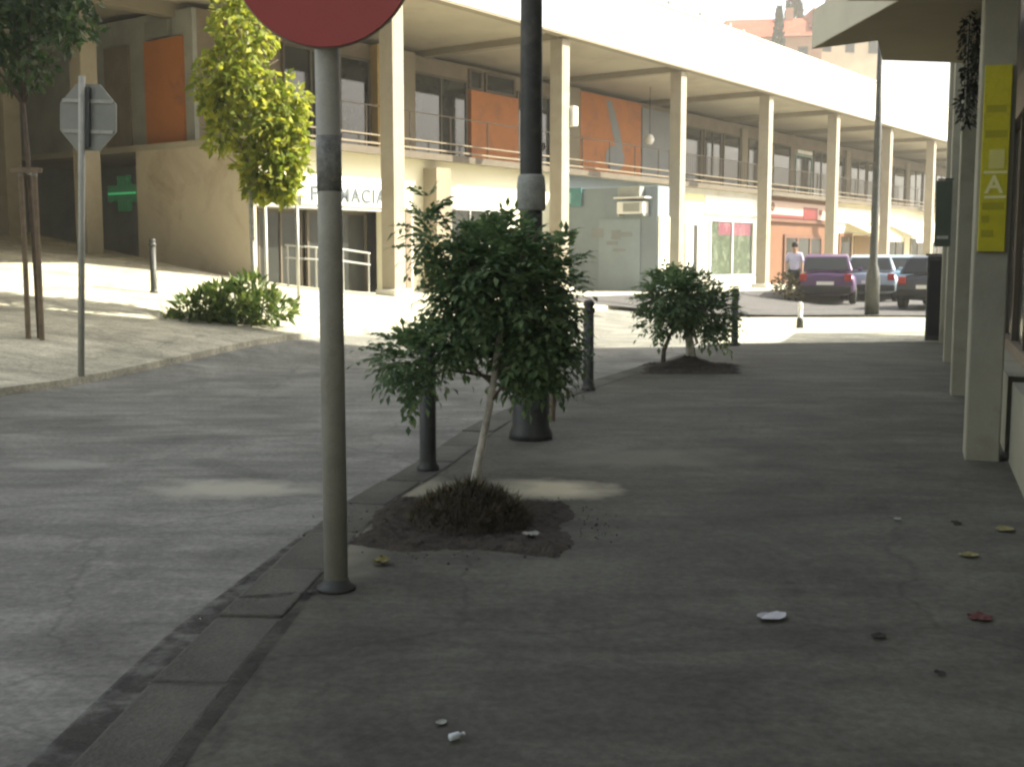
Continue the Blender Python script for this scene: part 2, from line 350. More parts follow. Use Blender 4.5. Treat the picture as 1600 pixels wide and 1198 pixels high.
for _ in range(260):
    a = random.uniform(0, 6.283); rr_ = random.gauss(.68, .10); x = -.23 + rr_*math.cos(a)*1.0; y = 6.17 + rr_*math.sin(a)*.98; sz = random.uniform(.002, .006) * (1 + (random.random() < .08)*1.0); rj = lambda: random.uniform(.6, 1.3)*sz
    i_ = len(crumb.v); crumb.v += [(x + rj(), y + rj()*.3, .054), (x - rj()*.3, y + rj(), .053), (x - rj(), y - rj()*.3, .055), (x + rj()*.3, y - rj(), .054), (x, y, .054 + rj()), (x, y, .045)]
    crumb.f += [(i_+k_, i_+(k_+1) % 4, i_+4) for k_ in range(4)] + [(i_+(k_+1) % 4, i_+k_, i_+5) for k_ in range(4)]
tag(crumb.build('soil_crumbs', M_soil), kind='stuff')

# ------------------------------------------------------------------ arcade building across the street
AB = empty('arcade_building', (C0.x, C0.y, 0), math.atan2(U.y, U.x))
tag(AB, 'long two-storey white arcade building with tall columns and deep flat roof', 'building')
def gz(t, yb): x, y = xy(t, -yb); return terr(x, y)
SP = 6.17
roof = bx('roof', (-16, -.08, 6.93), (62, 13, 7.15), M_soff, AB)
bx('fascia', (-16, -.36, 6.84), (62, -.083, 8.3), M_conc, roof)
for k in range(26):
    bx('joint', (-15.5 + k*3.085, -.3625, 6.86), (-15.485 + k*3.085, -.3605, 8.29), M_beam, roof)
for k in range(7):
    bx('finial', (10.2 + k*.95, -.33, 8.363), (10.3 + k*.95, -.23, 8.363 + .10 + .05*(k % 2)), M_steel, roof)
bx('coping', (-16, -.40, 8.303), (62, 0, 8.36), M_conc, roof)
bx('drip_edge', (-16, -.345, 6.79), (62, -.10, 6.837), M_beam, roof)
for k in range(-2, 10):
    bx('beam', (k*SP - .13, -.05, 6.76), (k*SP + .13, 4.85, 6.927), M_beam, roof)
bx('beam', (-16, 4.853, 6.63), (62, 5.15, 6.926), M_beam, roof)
for k in range(0, 10):
    t = k * SP; z0 = gz(t, 0)
    c = bx('column', (t - .17, -.18, z0 - .1), (t + .17, .18, 6.758), M_col, AB, bevel=.015)
    bx('column_base', (t - .27, -.28, z0 - .1), (t + .27, .28, z0 + .22), M_conc, c, bevel=.02)
for (t, yb, wd) in ((-3.2, 5.8, .2), (-3.3, 8.6, .2), (-9.5, 5.8, .2), (-8.5, 8.6, .2)):
    bx('column', (t - wd, yb - wd, gz(t, yb) - .1), (t + wd, yb + wd, 6.777), M_col, AB, bevel=.015)
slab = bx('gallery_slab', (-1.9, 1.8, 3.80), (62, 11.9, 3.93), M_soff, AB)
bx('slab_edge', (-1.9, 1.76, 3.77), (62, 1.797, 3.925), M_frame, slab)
# gallery railing
rail = MB().box((-1.7, 2.02, 4.86), (62, 2.045, 4.885)).build('railing', M_frame, AB)
for z, hgt in ((4.0, .04), (4.19, .03)): bx('rail', (-1.7, 1.865, z), (62, 1.895, z + hgt), M_rail, rail)
pst = None
for k in range(42):
    if pst is None: pst = bx('rail_post', (-.015, 2.02, 3.9), (.015, 2.045, 4.858), M_frame, rail); o = pst
    else: o = pst.copy(); C.objects.link(o)
    o.location.x = -1.6 + k * 1.5
# balusters of the far bays, where the photo shows the grille
bal = None
for k in range(150):
    t = 15.6 + k * .155
    if bal is None: bal = bx('baluster', (-.009, 2.02, 4.2), (.009, 2.04, 4.858), M_frame, rail); o = bal
    else: o = bal.copy(); C.objects.link(o)
    o.location.x = t
# upper storey behind the gallery: wall, windows and coloured panels
UY = 4.2
bx('upper_wall', (-1.4, UY + .12, 3.933), (62, UY + .4, 6.776), M_brown, AB)
def win(t0, t1, z0, z1, y, parent=AB, mat=None, fr=.06, mull=1, name='window', frm=None):
    frm = frm or M_frame; mat = mat or M_glass
    f = MB(); f.box((t0, y - .07, z0), (t0 + fr, y, z1)).box((t1 - fr, y - .07, z0), (t1, y, z1))
    f.box((t0 + fr, y - .07, z0), (t1 - fr, y, z0 + fr)).box((t0 + fr, y - .07, z1 - fr), (t1 - fr, y, z1))
    for k in range(1, mull):
        x = t0 + (t1 - t0) * k / mull; f.box((x - fr*.4, y - .07, z0 + fr), (x + fr*.4, y, z1 - fr))
    o = f.build(name, frm, parent)
    for k in range(mull):
        a = t0 + (t1-t0)*k/mull; b = t0 + (t1-t0)*(k+1)/mull
        bx('pane', (a + fr*.4 + .002, y - .035, z0 + fr), (b - fr*.4 - .002, y - .025, z1 - fr), mat, o)
    return o
Y1 = UY + .117
win(1.0, 2.8, 3.95, 6.4, Y1, mull=2); win(2.85, 3.95, 3.95, 6.4, Y1)
bx('pilaster', (3.99, UY - .15, 3.9), (4.36, Y1, 6.776), M_gold, AB)
bx('pilaster', (5.0, UY - .1, 3.9), (5.5, Y1, 6.776), M_beam, AB)
win(5.6, 7.9, 3.95, 6.35, Y1, mull=2)
bx('panel', (7.98, UY - .02, 3.93), (10.25, Y1, 6.12), M_orange, AB, bevel=.01)
win(8.0, 8.6, 6.15, 6.7, Y1); win(8.75, 10.2, 6.15, 6.7, Y1)
win(10.3, 12.1, 3.95, 6.35, Y1, mull=2)
bx('pilaster', (12.15, UY - .1, 3.9), (13.5, Y1, 6.776), M_beam, AB)
op = bx('panel', (13.62, UY - .04, 3.93), (17.5, Y1, 6.72), M_orange, AB, bevel=.01)
mt = MB(); y = UY - .05
mt.poly([(15.15, y, 6.6), (15.5, y, 6.6), (16.0, y, 5.75), (16.25, y, 5.1), (15.9, y, 4.95), (15.6, y, 5.5)])
mt.poly([(15.75 + .62*math.cos(k*math.pi/9), y - .002, 4.75 + .42*math.sin(k*math.pi/9)) for k in range(18)])
mt.build('painted_motif', M_slate, op)
bx('panel', (17.6, UY - .03, 3.93), (20.6, Y1, 6.6), M_slate, AB, bevel=.01)
tt = 20.8; kk = 0
while tt < 60:
    if abs(tt - 31.6) < .9:
        dr = win(31.5, 33.4, 3.95, 6.0, Y1, mull=1, name='door', frm=pm('teal_paint', (.30, .46, .42), .6, .1, 3, .03)); bx('fanlight', (31.6, UY + .03, 6.05), (33.3, Y1, 6.2), M_white, dr); tt = 33.6; continue
    wd = random.choice([1.5, 1.9, 2.3])
    if tt < 31.5 < tt + wd + .3: wd = max(.5, 31.2 - tt)
    win(tt, tt + wd, 3.95 + (kk % 3 == 1) * .5, 6.3, Y1, mull=1 + kk % 2)
    if kk % 4 == 2: bx('panel', (tt + wd + .05, UY, 3.95), (tt + wd + .6, Y1, 6.6), M_beam, AB); tt += .6
    tt += wd + .2; kk += 1
# side of the upper storey and of the pharmacy block, in shade
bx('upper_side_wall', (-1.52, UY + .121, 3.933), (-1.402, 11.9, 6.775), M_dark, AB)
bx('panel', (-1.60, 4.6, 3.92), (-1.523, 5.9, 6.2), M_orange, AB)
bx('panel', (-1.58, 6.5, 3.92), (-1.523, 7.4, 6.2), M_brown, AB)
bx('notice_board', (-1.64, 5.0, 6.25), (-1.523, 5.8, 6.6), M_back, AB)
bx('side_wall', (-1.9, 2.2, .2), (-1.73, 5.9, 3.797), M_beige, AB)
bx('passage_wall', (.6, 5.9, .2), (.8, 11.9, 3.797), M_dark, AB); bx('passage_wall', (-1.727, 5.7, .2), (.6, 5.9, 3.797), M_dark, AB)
# dark passage at the left end of the building
bx('passage_wall', (-16, 11.9, .5), (62, 12.3, 6.777), M_dark, AB)
bx('passage_wall', (-16.3, 0, -.3), (-16.0, 12.3, 6.777), M_dark, AB)
for t0 in (-14.5, -11.5, -8.6, -5.6): win(t0, t0 + 2.4, 2.5, 5.6, 11.897, mull=2, mat=M_glass2, frm=M_alu)
# pharmacy front: white head wall, dark glazed opening, handrail
PY = 2.2
bx('head_wall', (-1.728, PY, 3.14), (2.2, PY + .3, 3.797), M_cream, AB)
bx('lintel', (-1.728, PY - .02, 2.52), (2.2, PY + .3, 2.60), M_alu, AB)
bx('jamb', (2.2, PY - .03, .2), (2.75, PY + .3, 3.797), M_cream, AB)
fr = win(-1.7, .2, gz(-.7, 2.9) - .1, 2.51, PY + .75, mull=3, frm=M_frame, mat=M_glass2)
dr = win(.25, 2.18, gz(1.2, 2.9) - .1, 2.51, PY + .65, mull=2, frm=M_frame, mat=M_glass2, name='door')
bx('entrance_soffit', (-1.728, PY + .303, 2.52), (2.2, PY + 1.0, 2.6), M_dark, AB)
bx('interior_wall', (-1.7, PY + 2.5, .5), (2.7, PY + 2.6, 3.75), M_brown, AB)
hr = MB(); za, zb = gz(-1.6, 1.2), gz(.8, 1.2)
for h in (.95, .7): hr.tube([xyz for xyz in ((-1.6, 1.5, za + h), (.1, 1.5, (za+zb)/2 + h), (.9, 1.5, zb + h))], .022, 6)
HR = hr.build('handrail', M_alu, AB, smooth=True)
for t in (-1.55, -.75, .05, .85): MB().tube([(t, 1.5, gz(t, 1.2) - .05), (t, 1.5, lerp(t, [-1.6, .9], [za, zb]) + .95)], .02, 6).build('handrail_post', M_alu, HR)
# ground floor, next bays
bx('shop_wall', (2.753, PY, .1), (9.3, PY + .3, 3.797), M_cream, AB)
bx('pier', (3.55, PY - .42, .2), (4.1, PY - .003, 3.6), M_beam, AB)
bx('door_leaf', (2.85, PY - .05, .3), (3.05, PY - .003, 2.6), M_brown, AB)
dr = win(4.5, 6.9, .55, 2.7, PY - .003, mull=3, frm=M_alu, mat=M_glass2, name='shop_window')
kw = bx('projecting_shop', (9.3, -1.05, .05), (9.95, PY + .3, 3.35), M_grey, AB, bevel=.02)
bx('shutter_panel', (9.262, -.55, .4), (9.297, .75, 2.5), pm('shutter_grey', (.23, .28, .31), .6, .08, 2, .04), kw)
bx('notice', (9.26, 0.6, 2.0), (9.297, 1.0, 2.25), M_slate, kw); bx('notice', (9.26, .05, 1.95), (9.297, .35, 2.2), M_slate, kw)
for (a, b, z, l) in ((-.3, .1, 2.02, .12), (.15, .5, 1.8, .1), (-.1, .3, 1.62, .08)): bx('graffiti', (9.255, a, z), (9.261, b, z + l), M_slate, kw)
bx('sun_painted_front', (9.33, -1.09, 1.1), (9.92, -1.053, 2.55), M_cream, kw)  # cream stands in for the sunlit tone of this end face
bx('shop_wall', (9.953, PY, .1), (16.8, PY + .3, 3.797), M_grey, AB)
# white shop with planted display
WS = bx('shop_wall', (16.803, PY, .1), (23.3, PY + .3, 3.797), M_white, AB)
sw = win(18.85, 22.5, .75, 2.8, PY - .003, mull=2, frm=M_white, mat=pm('display_glass', (.1, .12, .1), .05, .05, 2, 0, alpha=.12, spec=.5), name='shop_window', fr=.08)
bx('display_banner', (19.6, PY - .02, 2.25), (22.3, PY - .006, 2.72), pm('pink_banner', (.24, .04, .085), .7, .15, 3, 0, stain=(.42, .2, .22), stain_scale=2), sw)
bx('display_back', (18.93, PY - .012, .83), (22.42, PY - .004, 2.72), pm('display_green', (.055, .085, .035), .8, .5, 3.2, 0, stain=(.24, .28, .2), stain_scale=2.6), sw)
bx('plinth', (18.6, PY - .25, .2), (23.2, PY - .003, .72), M_white, AB)
ds = MB(); [ds.box((x, PY - .08, .5), (x + .05, PY - .003, 2.6)) for x in (17.05, 18.35)]; ds.box((17.1, PY - .08, 2.55), (18.35, PY - .003, 2.6))
dd = ds.build('door', M_white, AB); bx('door_leaf', (17.12, PY - .06, .5), (17.6, PY - .01, 2.54), M_white, dd); bx('pane', (17.64, PY - .04, .5), (17.9, PY - .02, 2.54), M_glass2, dd); bx('door_leaf', (17.93, PY - .06, .5), (18.33, PY - .01, 2.54), M_white, dd)
bx('yellow_plate', (17.0, PY - .05, 2.85), (18.5, PY - .003, 3.6), pm('pale_yellow', (.80, .78, .45), .7, .08, 2, .02), WS)
# red and orange shop
M_terra = pm('terracotta_paint', (.165, .07, .03), .75, .12, 1.5, .05); M_terra2 = pm('terracotta_dark', (.13, .055, .03), .7, .15, 2, .04)
OS = bx('shop_wall', (23.303, PY, .1), (30.2, PY + .3, 3.797), M_terra, AB)
bx('cornice', (23.6, PY - .12, 2.82), (30.0, PY - .003, 2.95), M_terra2, OS)
win(25.4, 29.4, .4, 2.35, PY - .003, mull=3, frm=M_terra2, mat=M_glass2, name='shop_window', fr=.14)
# pale shops further on
CS = bx('shop_wall', (30.203, PY, .1), (37.2, PY + .3, 3.797), M_cream, AB)
win(31.4, 33.0, .4, 2.5, PY - .003, frm=M_terra, mat=M_glass2, name='door', fr=.16); bx('panel', (33.3, PY - .05, .4), (36.6, PY - .003, 2.4), pm('ochre_shutter', (.22, .13, .04), .7, .15, 2, .05), CS)
CS2 = bx('shop_wall', (37.203, PY, .1), (62, PY + .3, 3.797), M_cream, AB)
for t0 in (38, 41.5, 45, 49): win(t0, t0 + 2.4, .4, 2.4, PY - .003, mull=2, frm=M_brown, mat=M_glass2, name='shop_window')
# little boxes and lamps fixed to the building
for (t, yb, z, a) in ((SP + .32, -.05, 4.7, .22), (SP + .05, .8, 5.0, .18)): bx('junction_box', (t - a/2, yb - a, z), (t + a/2, yb + a, z + .48), M_white, AB, bevel=.02)
for t in (14.6,):
    l = MB().tube([(t, 2.2, 6.777), (t, 2.2, 5.3)], .012, 6).build('lamp_cord', M_black, AB)
    MB().lathe([(.01, .28), (.09, .25), (.15, .14), (.15, .08), (.09, -.03), (.01, -.05)], 14, (t, 2.2, 5.05)).build('globe', M_white, l, smooth=True)

MA = AB.matrix_basis.copy()
def ab_thing(name, t, yb, z):
    """an empty standing on the building's frame but top-level"""
    x, y = xy(t, -yb); return empty(name, (x, y, z), math.atan2(U.y, U.x))
FRONT = Matrix.Rotation(R(90), 4, 'X')      # text lying in xy stood up, facing -y (the street)
# pharmacy sign
ps = ab_thing('pharmacy_sign', .2, 2.14, 2.86); tag(ps, 'long white pharmacy sign lettered FARMACIA above the dark glazed entrance', 'sign')
bx('board', (-1.0, 0, -.26), (2.35, .055, .26), M_white, ps, bevel=.01)
text_mesh('lettering', 'FARMACIA', .43, pm('sign_text_grey', (.10, .12, .135), .6, .05, 3, 0), ps, Matrix.Translation((.72, -.012, -.03)) @ FRONT, .008, bold=.008, space=1.2)
# green cross
gc = ab_thing('pharmacy_cross', -1.75, 6.45, 2.88); tag(gc, 'lit green pharmacy cross at the far end of the shaded beige side wall', 'sign')
M_green = pm('cross_green', (.03, .15, .065), .5, .1, 3, 0, emit=(.02, .25, .08, .03)); M_green2 = pm('cross_tube', (.1, .8, .3), .4, .05, 3, 0, emit=(.08, .7, .28, .08))
bx('cross_box', (-.14, -.20, -.38), (-.02, .20, .42), M_green, gc, bevel=.02); bx('cross_box', (-.138, -.55, -.16), (-.022, -.202, .2), M_green, gc, bevel=.02); bx('cross_box', (-.138, .202, -.16), (-.022, .55, .2), M_green, gc, bevel=.02)
bx('light_tube', (-.165, -.5, -.005), (-.143, .5, .045), M_green2, gc)
bx('bracket', (-.08, -.70, -.05), (-.06, -.552, .05), M_black, gc)
# air conditioner and teal plate on the projecting shop
ac = ab_thing('air_conditioner', 9.28, -.35, 2.62); tag(ac, 'pale air conditioner box hung high on the grey projecting shop', 'air conditioner')
bx('casing', (-.34, -.45, .0), (-.02, .35, .32), M_white, ac, bevel=.02); bx('grille', (-.352, -.35, .05), (-.343, .15, .28), M_dark, ac); bx('bracket', (-.32, -.46, -.06), (.0, -.42, -.003), M_alu, ac); bx('bracket', (-.32, .30, -.06), (.0, .34, -.003), M_alu, ac)
bx('hood', (-.40, -.55, .40), (.0, .42, .44), M_white, ac); bx('vent_box', (-.25, -.30, .442), (-.02, .38, .72), M_dark, ac)
tp = ab_thing('teal_sign', 9.26, 1.75, 3.15); tag(tp, 'small teal plate sign at the top corner of the grey projecting shop', 'sign')
bx('plate', (-.06, -.45, -.28), (-.02, .45, .22), pm('teal_plate', (.05, .20, .21), .5, .2, 4, .02), tp); bx('bracket', (-.02, -.05, -.05), (.02, .05, .05), M_alu, tp); bx('stripe', (-.066, -.12, -.2), (-.061, .2, .1), pm('teal_light', (.2, .4, .38), .5, .2, 4, 0), tp)
# red shop sign
rs = ab_thing('shop_sign', 26.8, 2.12, 3.3); tag(rs, 'white and red sign board over the orange shop front', 'sign')
bx('board', (-3.3, 0, -.32), (3.3, .07, .32), pm('sign_peach', (.45, .32, .26), .6, .06, 2, 0), rs, bevel=.01)
M_sred = pm('sign_shop_red', (.16, .012, .012), .5, .1, 3, 0)
bx('red_band', (.4, -.02, -.32), (1.9, -.003, .16), M_sred, rs); bx('red_band', (-3.3, -.022, -.32), (.35, -.003, -.2), M_sred, rs)
bx('mark', (2.1, -.02, -.1), (2.4, -.003, .1), M_sred, rs)
MB().tube([(-2.7, -.03, .08), (-2.7, -.003, .08)], .17, 16).build('round_emblem', M_terra2, rs)
# white signs of further shops
for (t, wd, h, lab) in ((20.6, 2.2, .3, 'white sign board above the shop window with the plant display'), (33.6, 3.2, .3, 'white sign board above the ochre shuttered shop')):
    s = ab_thing('shop_sign', t, 2.12, 3.28); tag(s, lab, 'sign'); bx('board', (-wd, 0, -h), (wd, .07, h), M_white, s, bevel=.01)
    bx('rim', (-wd - .03, -.01, -h - .04), (wd + .03, .06, -h - .003), M_alu, s)
# awnings
def awning(t, wd, mat, lab):
    a = ab_thing('awning', t, 2.18, 2.75); tag(a, lab, 'awning', 'awnings of the far shops')
    m = MB(); n = 10
    for k in range(n):
        x0 = -wd + 2*wd*k/n; x1 = -wd + 2*wd*(k+1)/n
        m.poly([(x0, 0, .25), (x1, 0, .25), (x1, -1.3, -.35), (x0, -1.3, -.35)])
    o = m.build('canopy', mat, a); sol = o.modifiers.new('thick', 'SOLIDIFY'); sol.thickness = .02
    m = MB()
    for k in range(n):
        x0 = -wd + 2*wd*k/n; x1 = -wd + 2*wd*(k+1)/n; m.poly([(x0, -1.3, -.352), (x1, -1.3, -.352), (x1 - .03, -1.31, -.58), ((x0+x1)/2, -1.31, -.63), (x0 + .03, -1.31, -.58)])
    o = m.build('valance', mat, a); sol = o.modifiers.new('thick', 'SOLIDIFY'); sol.thickness = .01
    for x in (-wd + .05, wd - .05): MB().tube([(x, 0, -.2), (x, -1.25, -.34)], .02, 6).build('arm', M_alu, a)
awning(34.3, 2.0, pm('awning_sand', (.66, .56, .36), .9, .08, 3, .02), 'sand coloured awning over the ochre shuttered shop')
awning(40.2, 2.0, M_white, 'white awning beyond the sand coloured awning')

# ------------------------------------------------------------------ building on the right, which shades the street
EB = Vector((.332, .943, 0)).normalized()
RB = empty('right_building', (1.95, 4.2, 0), math.atan2(EB.y, EB.x)); tag(RB, 'shaded grey building with pillars and canopy along the near pavement', 'building')
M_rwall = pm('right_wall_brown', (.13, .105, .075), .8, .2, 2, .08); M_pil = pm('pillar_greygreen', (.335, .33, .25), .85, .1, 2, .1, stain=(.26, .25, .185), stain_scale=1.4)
M_csoff = pm('canopy_soffit', (.46, .40, .265), .9, .12, 1, .06); M_edge_lit = pm('canopy_edge_lit', (.72, .69, .54), .9, .08, 1, .05)  # canopy edge paler than its soffit: the light on that face is in the colour
EL = 16.25
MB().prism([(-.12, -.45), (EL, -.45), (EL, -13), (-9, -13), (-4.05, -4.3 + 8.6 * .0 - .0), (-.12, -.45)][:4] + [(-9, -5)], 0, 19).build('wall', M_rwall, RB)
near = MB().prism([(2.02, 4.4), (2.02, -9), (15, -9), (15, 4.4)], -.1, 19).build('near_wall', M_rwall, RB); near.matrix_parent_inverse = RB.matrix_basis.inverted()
for k, s in enumerate((4.15, 8.2, 12.2, 16.0)):
    p = bx('pillar', (s, -.14, 0), (s + .42, .09, 3.597 if s < 9 else 4.597 if s < 15 else 6), M_pil, RB, bevel=.012)
for k, (a, b) in enumerate(((-.1, 4.147), (4.573, 8.197), (8.623, 12.197), (12.623, 15.997))):
    bx('plinth', (a, -.447, 0), (b, -.20, .62), M_pil, RB)
    bx('shop_frame', (a, -.447, .622), (b, -.36, .72), M_brown, RB); bx('shop_frame', (a, -.447, 2.75), (b, -.34, 3.1), M_brown, RB)
    n = 3
    for j in range(n): l = (b - a) / n; bx('pane', (a + l*j + .04, -.43, .722), (a + l*(j+1) - .04, -.42, 2.748), M_glass2, RB)
    for j in range(n + 1): bx('mullion', (a + (b-a)*j/n - .04, -.445, .722), (a + (b-a)*j/n + .04, -.38, 2.748), M_frame, RB)
cp = MB().prism([(2.1, 7.4), (2.3, 8.6), (2.6, 9.5), (2.78, 9.83), (3.2, 9.83), (3.06, 12.07), (3.59, 11.6), (4.0, 12.75), (5.35, 13.0), (3.25, 7.2)], 3.604, 3.98).build('canopy', M_edge_lit, RB); cp.matrix_parent_inverse = RB.matrix_basis.inverted()
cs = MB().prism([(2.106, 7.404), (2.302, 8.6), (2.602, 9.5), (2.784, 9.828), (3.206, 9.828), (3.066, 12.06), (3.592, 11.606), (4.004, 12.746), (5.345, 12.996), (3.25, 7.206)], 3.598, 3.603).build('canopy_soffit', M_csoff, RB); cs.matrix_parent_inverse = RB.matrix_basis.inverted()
for fl in (1, 2, 3, 4):
    for j in range(5):
        s = .6 + j * 3.1; win(0, 1, 0, 1, 0) if False else None
        f = bx('window', (s, -.447, 3.2 + fl*3.0), (s + 1.5, -.40, 4.9 + fl*3.0), M_frame, RB); bx('pane', (s + .08, -.397, 3.28 + fl*3.0), (s + 1.42, -.39, 4.82 + fl*3.0), M_glass, f)
nc = MB().prism([(.5, -8), (.7, 2.6), (2.0, 2.6), (2.0, -8)], 3.3, 3.6).build('shade_slab', M_csoff, RB); nc.matrix_parent_inverse = RB.matrix_basis.inverted()  # out-of-view slab overhead, added to darken the nearest pavement
# lower arcade beyond the end of the building
LA = empty('side_arcade', (1.95 + EB.x*16.9, 4.2 + EB.y*16.9, 0), math.atan2(EB.y, EB.x)); tag(LA, 'low dark canopy on posts beyond the right-hand building', 'canopy')
bx('roof', (-.4, -4.2, 2.75), (2.4, -.45, 2.9), M_csoff, LA)
for s in (.9, 2.1): bx('post', (s, -.75, 0), (s + .2, -.55, 2.747), M_pil, LA)
bx('back_wall', (-.4, -4.4, 0), (2.4, -4.203, 2.747), M_rwall, LA)

def rb_pt(s, o, z): p = Vector((1.95, 4.2, 0)) + EB * s + Vector((-EB.y, EB.x, 0)) * o; return (p.x, p.y, z)
RZ = math.atan2(EB.y, EB.x)
# unseen block behind the viewer, added to darken the near street
BB = empty('rear_shade_block', (-9, -9, 0)); tag(BB, 'unseen plain block added behind the viewpoint to shade the street', 'building')
bx('wall', (-9, -10, -.2), (7, 0, 14), M_beige, BB); bx('roof', (-9.3, -10.3, 14.003), (7.3, .3, 14.3), M_conc, BB)
for fl in range(4):
    for j in range(5):
        f = bx('window', (-8 + j*3.1, .003, 1 + fl*3.2), (-6.6 + j*3.1, .06, 2.7 + fl*3.2), M_frame, BB); bx('pane', (-7.9 + j*3.1, .063, 1.1 + fl*3.2), (-6.7 + j*3.1, .075, 2.6 + fl*3.2), M_glass, f)
# yellow sign on the nearest pillar, facing down the pavement
ys = empty('yellow_sign', rb_pt(4.15, -.02, 1.53), RZ); tag(ys, 'tall narrow yellow sign with pale lettering on the nearest pillar', 'sign')
M_yel = pm('sign_yellow', (.58, .53, .02), .5, .12, 6, .02, stain=(.44, .40, .015), stain_scale=6); M_yp = pm('sign_pale', (.80, .78, .34), .5, .06, 5, 0)
bx('board', (-.03, -.088, 0), (-.003, .088, 1.27), M_yel, ys, bevel=.004)
SIDE = Matrix(((0, 0, -1, 0), (-1, 0, 0, 0), (0, 1, 0, 0), (0, 0, 0, 1)))   # text on a face looking along -x
bx('pale_band', (-.033, -.06, .57), (-.0305, .04, .70), pm('sign_pale2', (.68, .65, .2), .5, .06, 5, 0), ys)
text_mesh('lettering', 'A', .17, M_yp, ys, Matrix.Translation((-.034, 0, .455)) @ SIDE, .002, bold=.004)
bx('rule', (-.034, -.08, .365), (-.031, .06, .385), M_yp, ys); bx('rule', (-.034, -.08, .535), (-.031, .07, .555), M_yp, ys)
M_yd = pm('sign_olive', (.40, .37, .02), .5, .1, 6, 0)
for z, a, b in ((.95, -.06, .07), (.78, -.07, .07), (.20, .02, .07), (.10, -.01, .07), (.29, -.07, .07)): bx('faded_word', (-.0325, a, z), (-.0305, b, z + .05), M_yd, ys)
# green hanging sign and dark cabinet further along
gs = empty('hanging_sign', rb_pt(11.5, -.02, 1.62), RZ); tag(gs, 'narrow dark green sign hung from a pillar further along', 'sign')
bx('board', (-.03, .10, 0), (.03, .30, .85), pm('dull_green', (.07, .095, .06), .6, .15, 4, .03), gs, bevel=.005); bx('bracket', (-.015, .09, .855), (.015, .28, .875), M_black, gs); bx('stripe', (-.034, .13, .1), (-.031, .27, .14), M_steel, gs)
cb = empty('utility_cabinet', rb_pt(16.55, .12, 0), RZ); tag(cb, 'dark upright metal cabinet at the far corner of the right-hand building', 'cabinet')
bx('body', (-.22, -.22, .06), (.22, .2, 1.5), M_post, cb, bevel=.015); bx('plinth', (-.24, -.24, 0), (.24, .22, .058), M_kerb, cb); bx('door', (-.235, -.18, .15), (-.222, .16, 1.42), M_black, cb); bx('top', (-.25, -.25, 1.502), (.25, .23, 1.54), M_post, cb)

# ------------------------------------------------------------------ posts, signs, lamps
# red traffic sign in the foreground
ts = empty('traffic_sign', (-.77, 4.92, .05)); tag(ts, 'round red traffic sign on a thick grey steel pole by the near kerb', 'traffic sign')
MB().lathe([(.052, 0), (.052, 3.35)], 20).build('pole', M_steel, ts, smooth=True)
MB().lathe([(.085, 0), (.085, .015), (.06, .03), (.056, .05)], 20).build('base_collar', M_post, ts, smooth=True)
disc = MB(); disc.tube([(0, -.062, 2.672), (0, -.082, 2.672)], .372, 64); d = disc.build('disc', M_red, ts)
MB().tube([(0, -.0835, 2.672), (0, -.083, 2.672)], .372, 64)
bx('white_bar', (-.26, -.086, 2.61), (.26, -.0825, 2.74), M_white, d); MB().tube([(0, -.055, 2.672), (0, -.0615, 2.672)], .378, 64).build('rim', M_steel, d)
MB().tube([(0, 0, 1.72), (0, 0, 1.95)], .0535, 20).build('torn_sticker', pm('sticker', (.30, .31, .28), .7, .5, 14, .2, stain=(.2, .2, .17), stain_scale=16), ts, smooth=True)
for z in (2.45, 2.88): bx('clamp', (-.07, -.055, z), (.07, .06, z + .04), M_alu, ts)
# back of the stop sign
ss = empty('stop_sign', (-5.0, 13.3, terr(-5, 13.3) + .09), R(-6)); ss.rotation_euler = (0, .045, R(-6)); tag(ss, 'eight-sided sign seen from behind on a grey pole at left', 'traffic sign')
MB().lathe([(.038, 0), (.038, 3.40)], 14).build('pole', M_steel, ss, smooth=True)
oc = [(.36*math.cos(R(22.5+45*k)), .40*math.sin(R(22.5+45*k))) for k in range(8)]
m = MB(); m.v = [(x, .05, z + 2.95) for x, z in oc] + [(x, .07, z + 2.95) for x, z in oc]; m.f = [tuple(range(8)), tuple(range(15, 7, -1))] + [(k, (k+1) % 8, 8+(k+1) % 8, 8+k) for k in range(8)]
pl = m.build('plate', M_back, ss)
bx('rib', (-.3, .035, 2.77), (.3, .048, 2.81), M_steel, pl); bx('rib', (-.3, .035, 3.11), (.3, .048, 3.15), M_steel, pl); bx('pole_sleeve', (.035, .0, 2.62), (.085, .049, 3.28), M_post, ss); pl.location.x = .05
# lamp post in the middle
lp = empty('lamp_post', (.15, 9.12, .05)); tag(lp, 'thick dark lamp post rising behind the leaning sapling', 'lamp post')
MB().lathe([(.175, 0), (.175, .05), (.15, .10), (.15, .55), (.12, .70), (.095, .80), (.088, 2.0), (.082, 4.2), (.06, 7.5)], 24).build('shaft', M_post, lp, smooth=True)
MB().tube([(0, 0, 7.4), (0, 0, 7.8), (.15, -.1, 8.0), (.9, -.6, 8.05)], [.06, .055, .05, .04], 12).build('arm', M_post, lp, smooth=True)
MB().box((.75, -.75, 7.95), (1.35, -.48, 8.1)).build('lamp_head', M_alu, lp, bevel=.03)
MB().lathe([(.1, 1.80), (.115, 1.82), (.112, 2.0), (.105, 2.06), (.094, 2.08)], 20).build('taped_notice', pm('old_paper', (.36, .38, .34), .8, .3, 9, .2), lp, smooth=True)
bx('hatch', (-.06, -.156, .25), (.06, -.147, .5), M_post, lp)
lf = empty('lamp_post', (8.65, 27.72, .055)); tag(lf, 'distant slim dark lamp post by the parked cars', 'lamp post')
MB().lathe([(.17, 0), (.17, .9), (.13, 1.15), (.095, 1.25), (.085, 4), (.07, 6.6)], 16).build('shaft', M_post, lf, smooth=True)
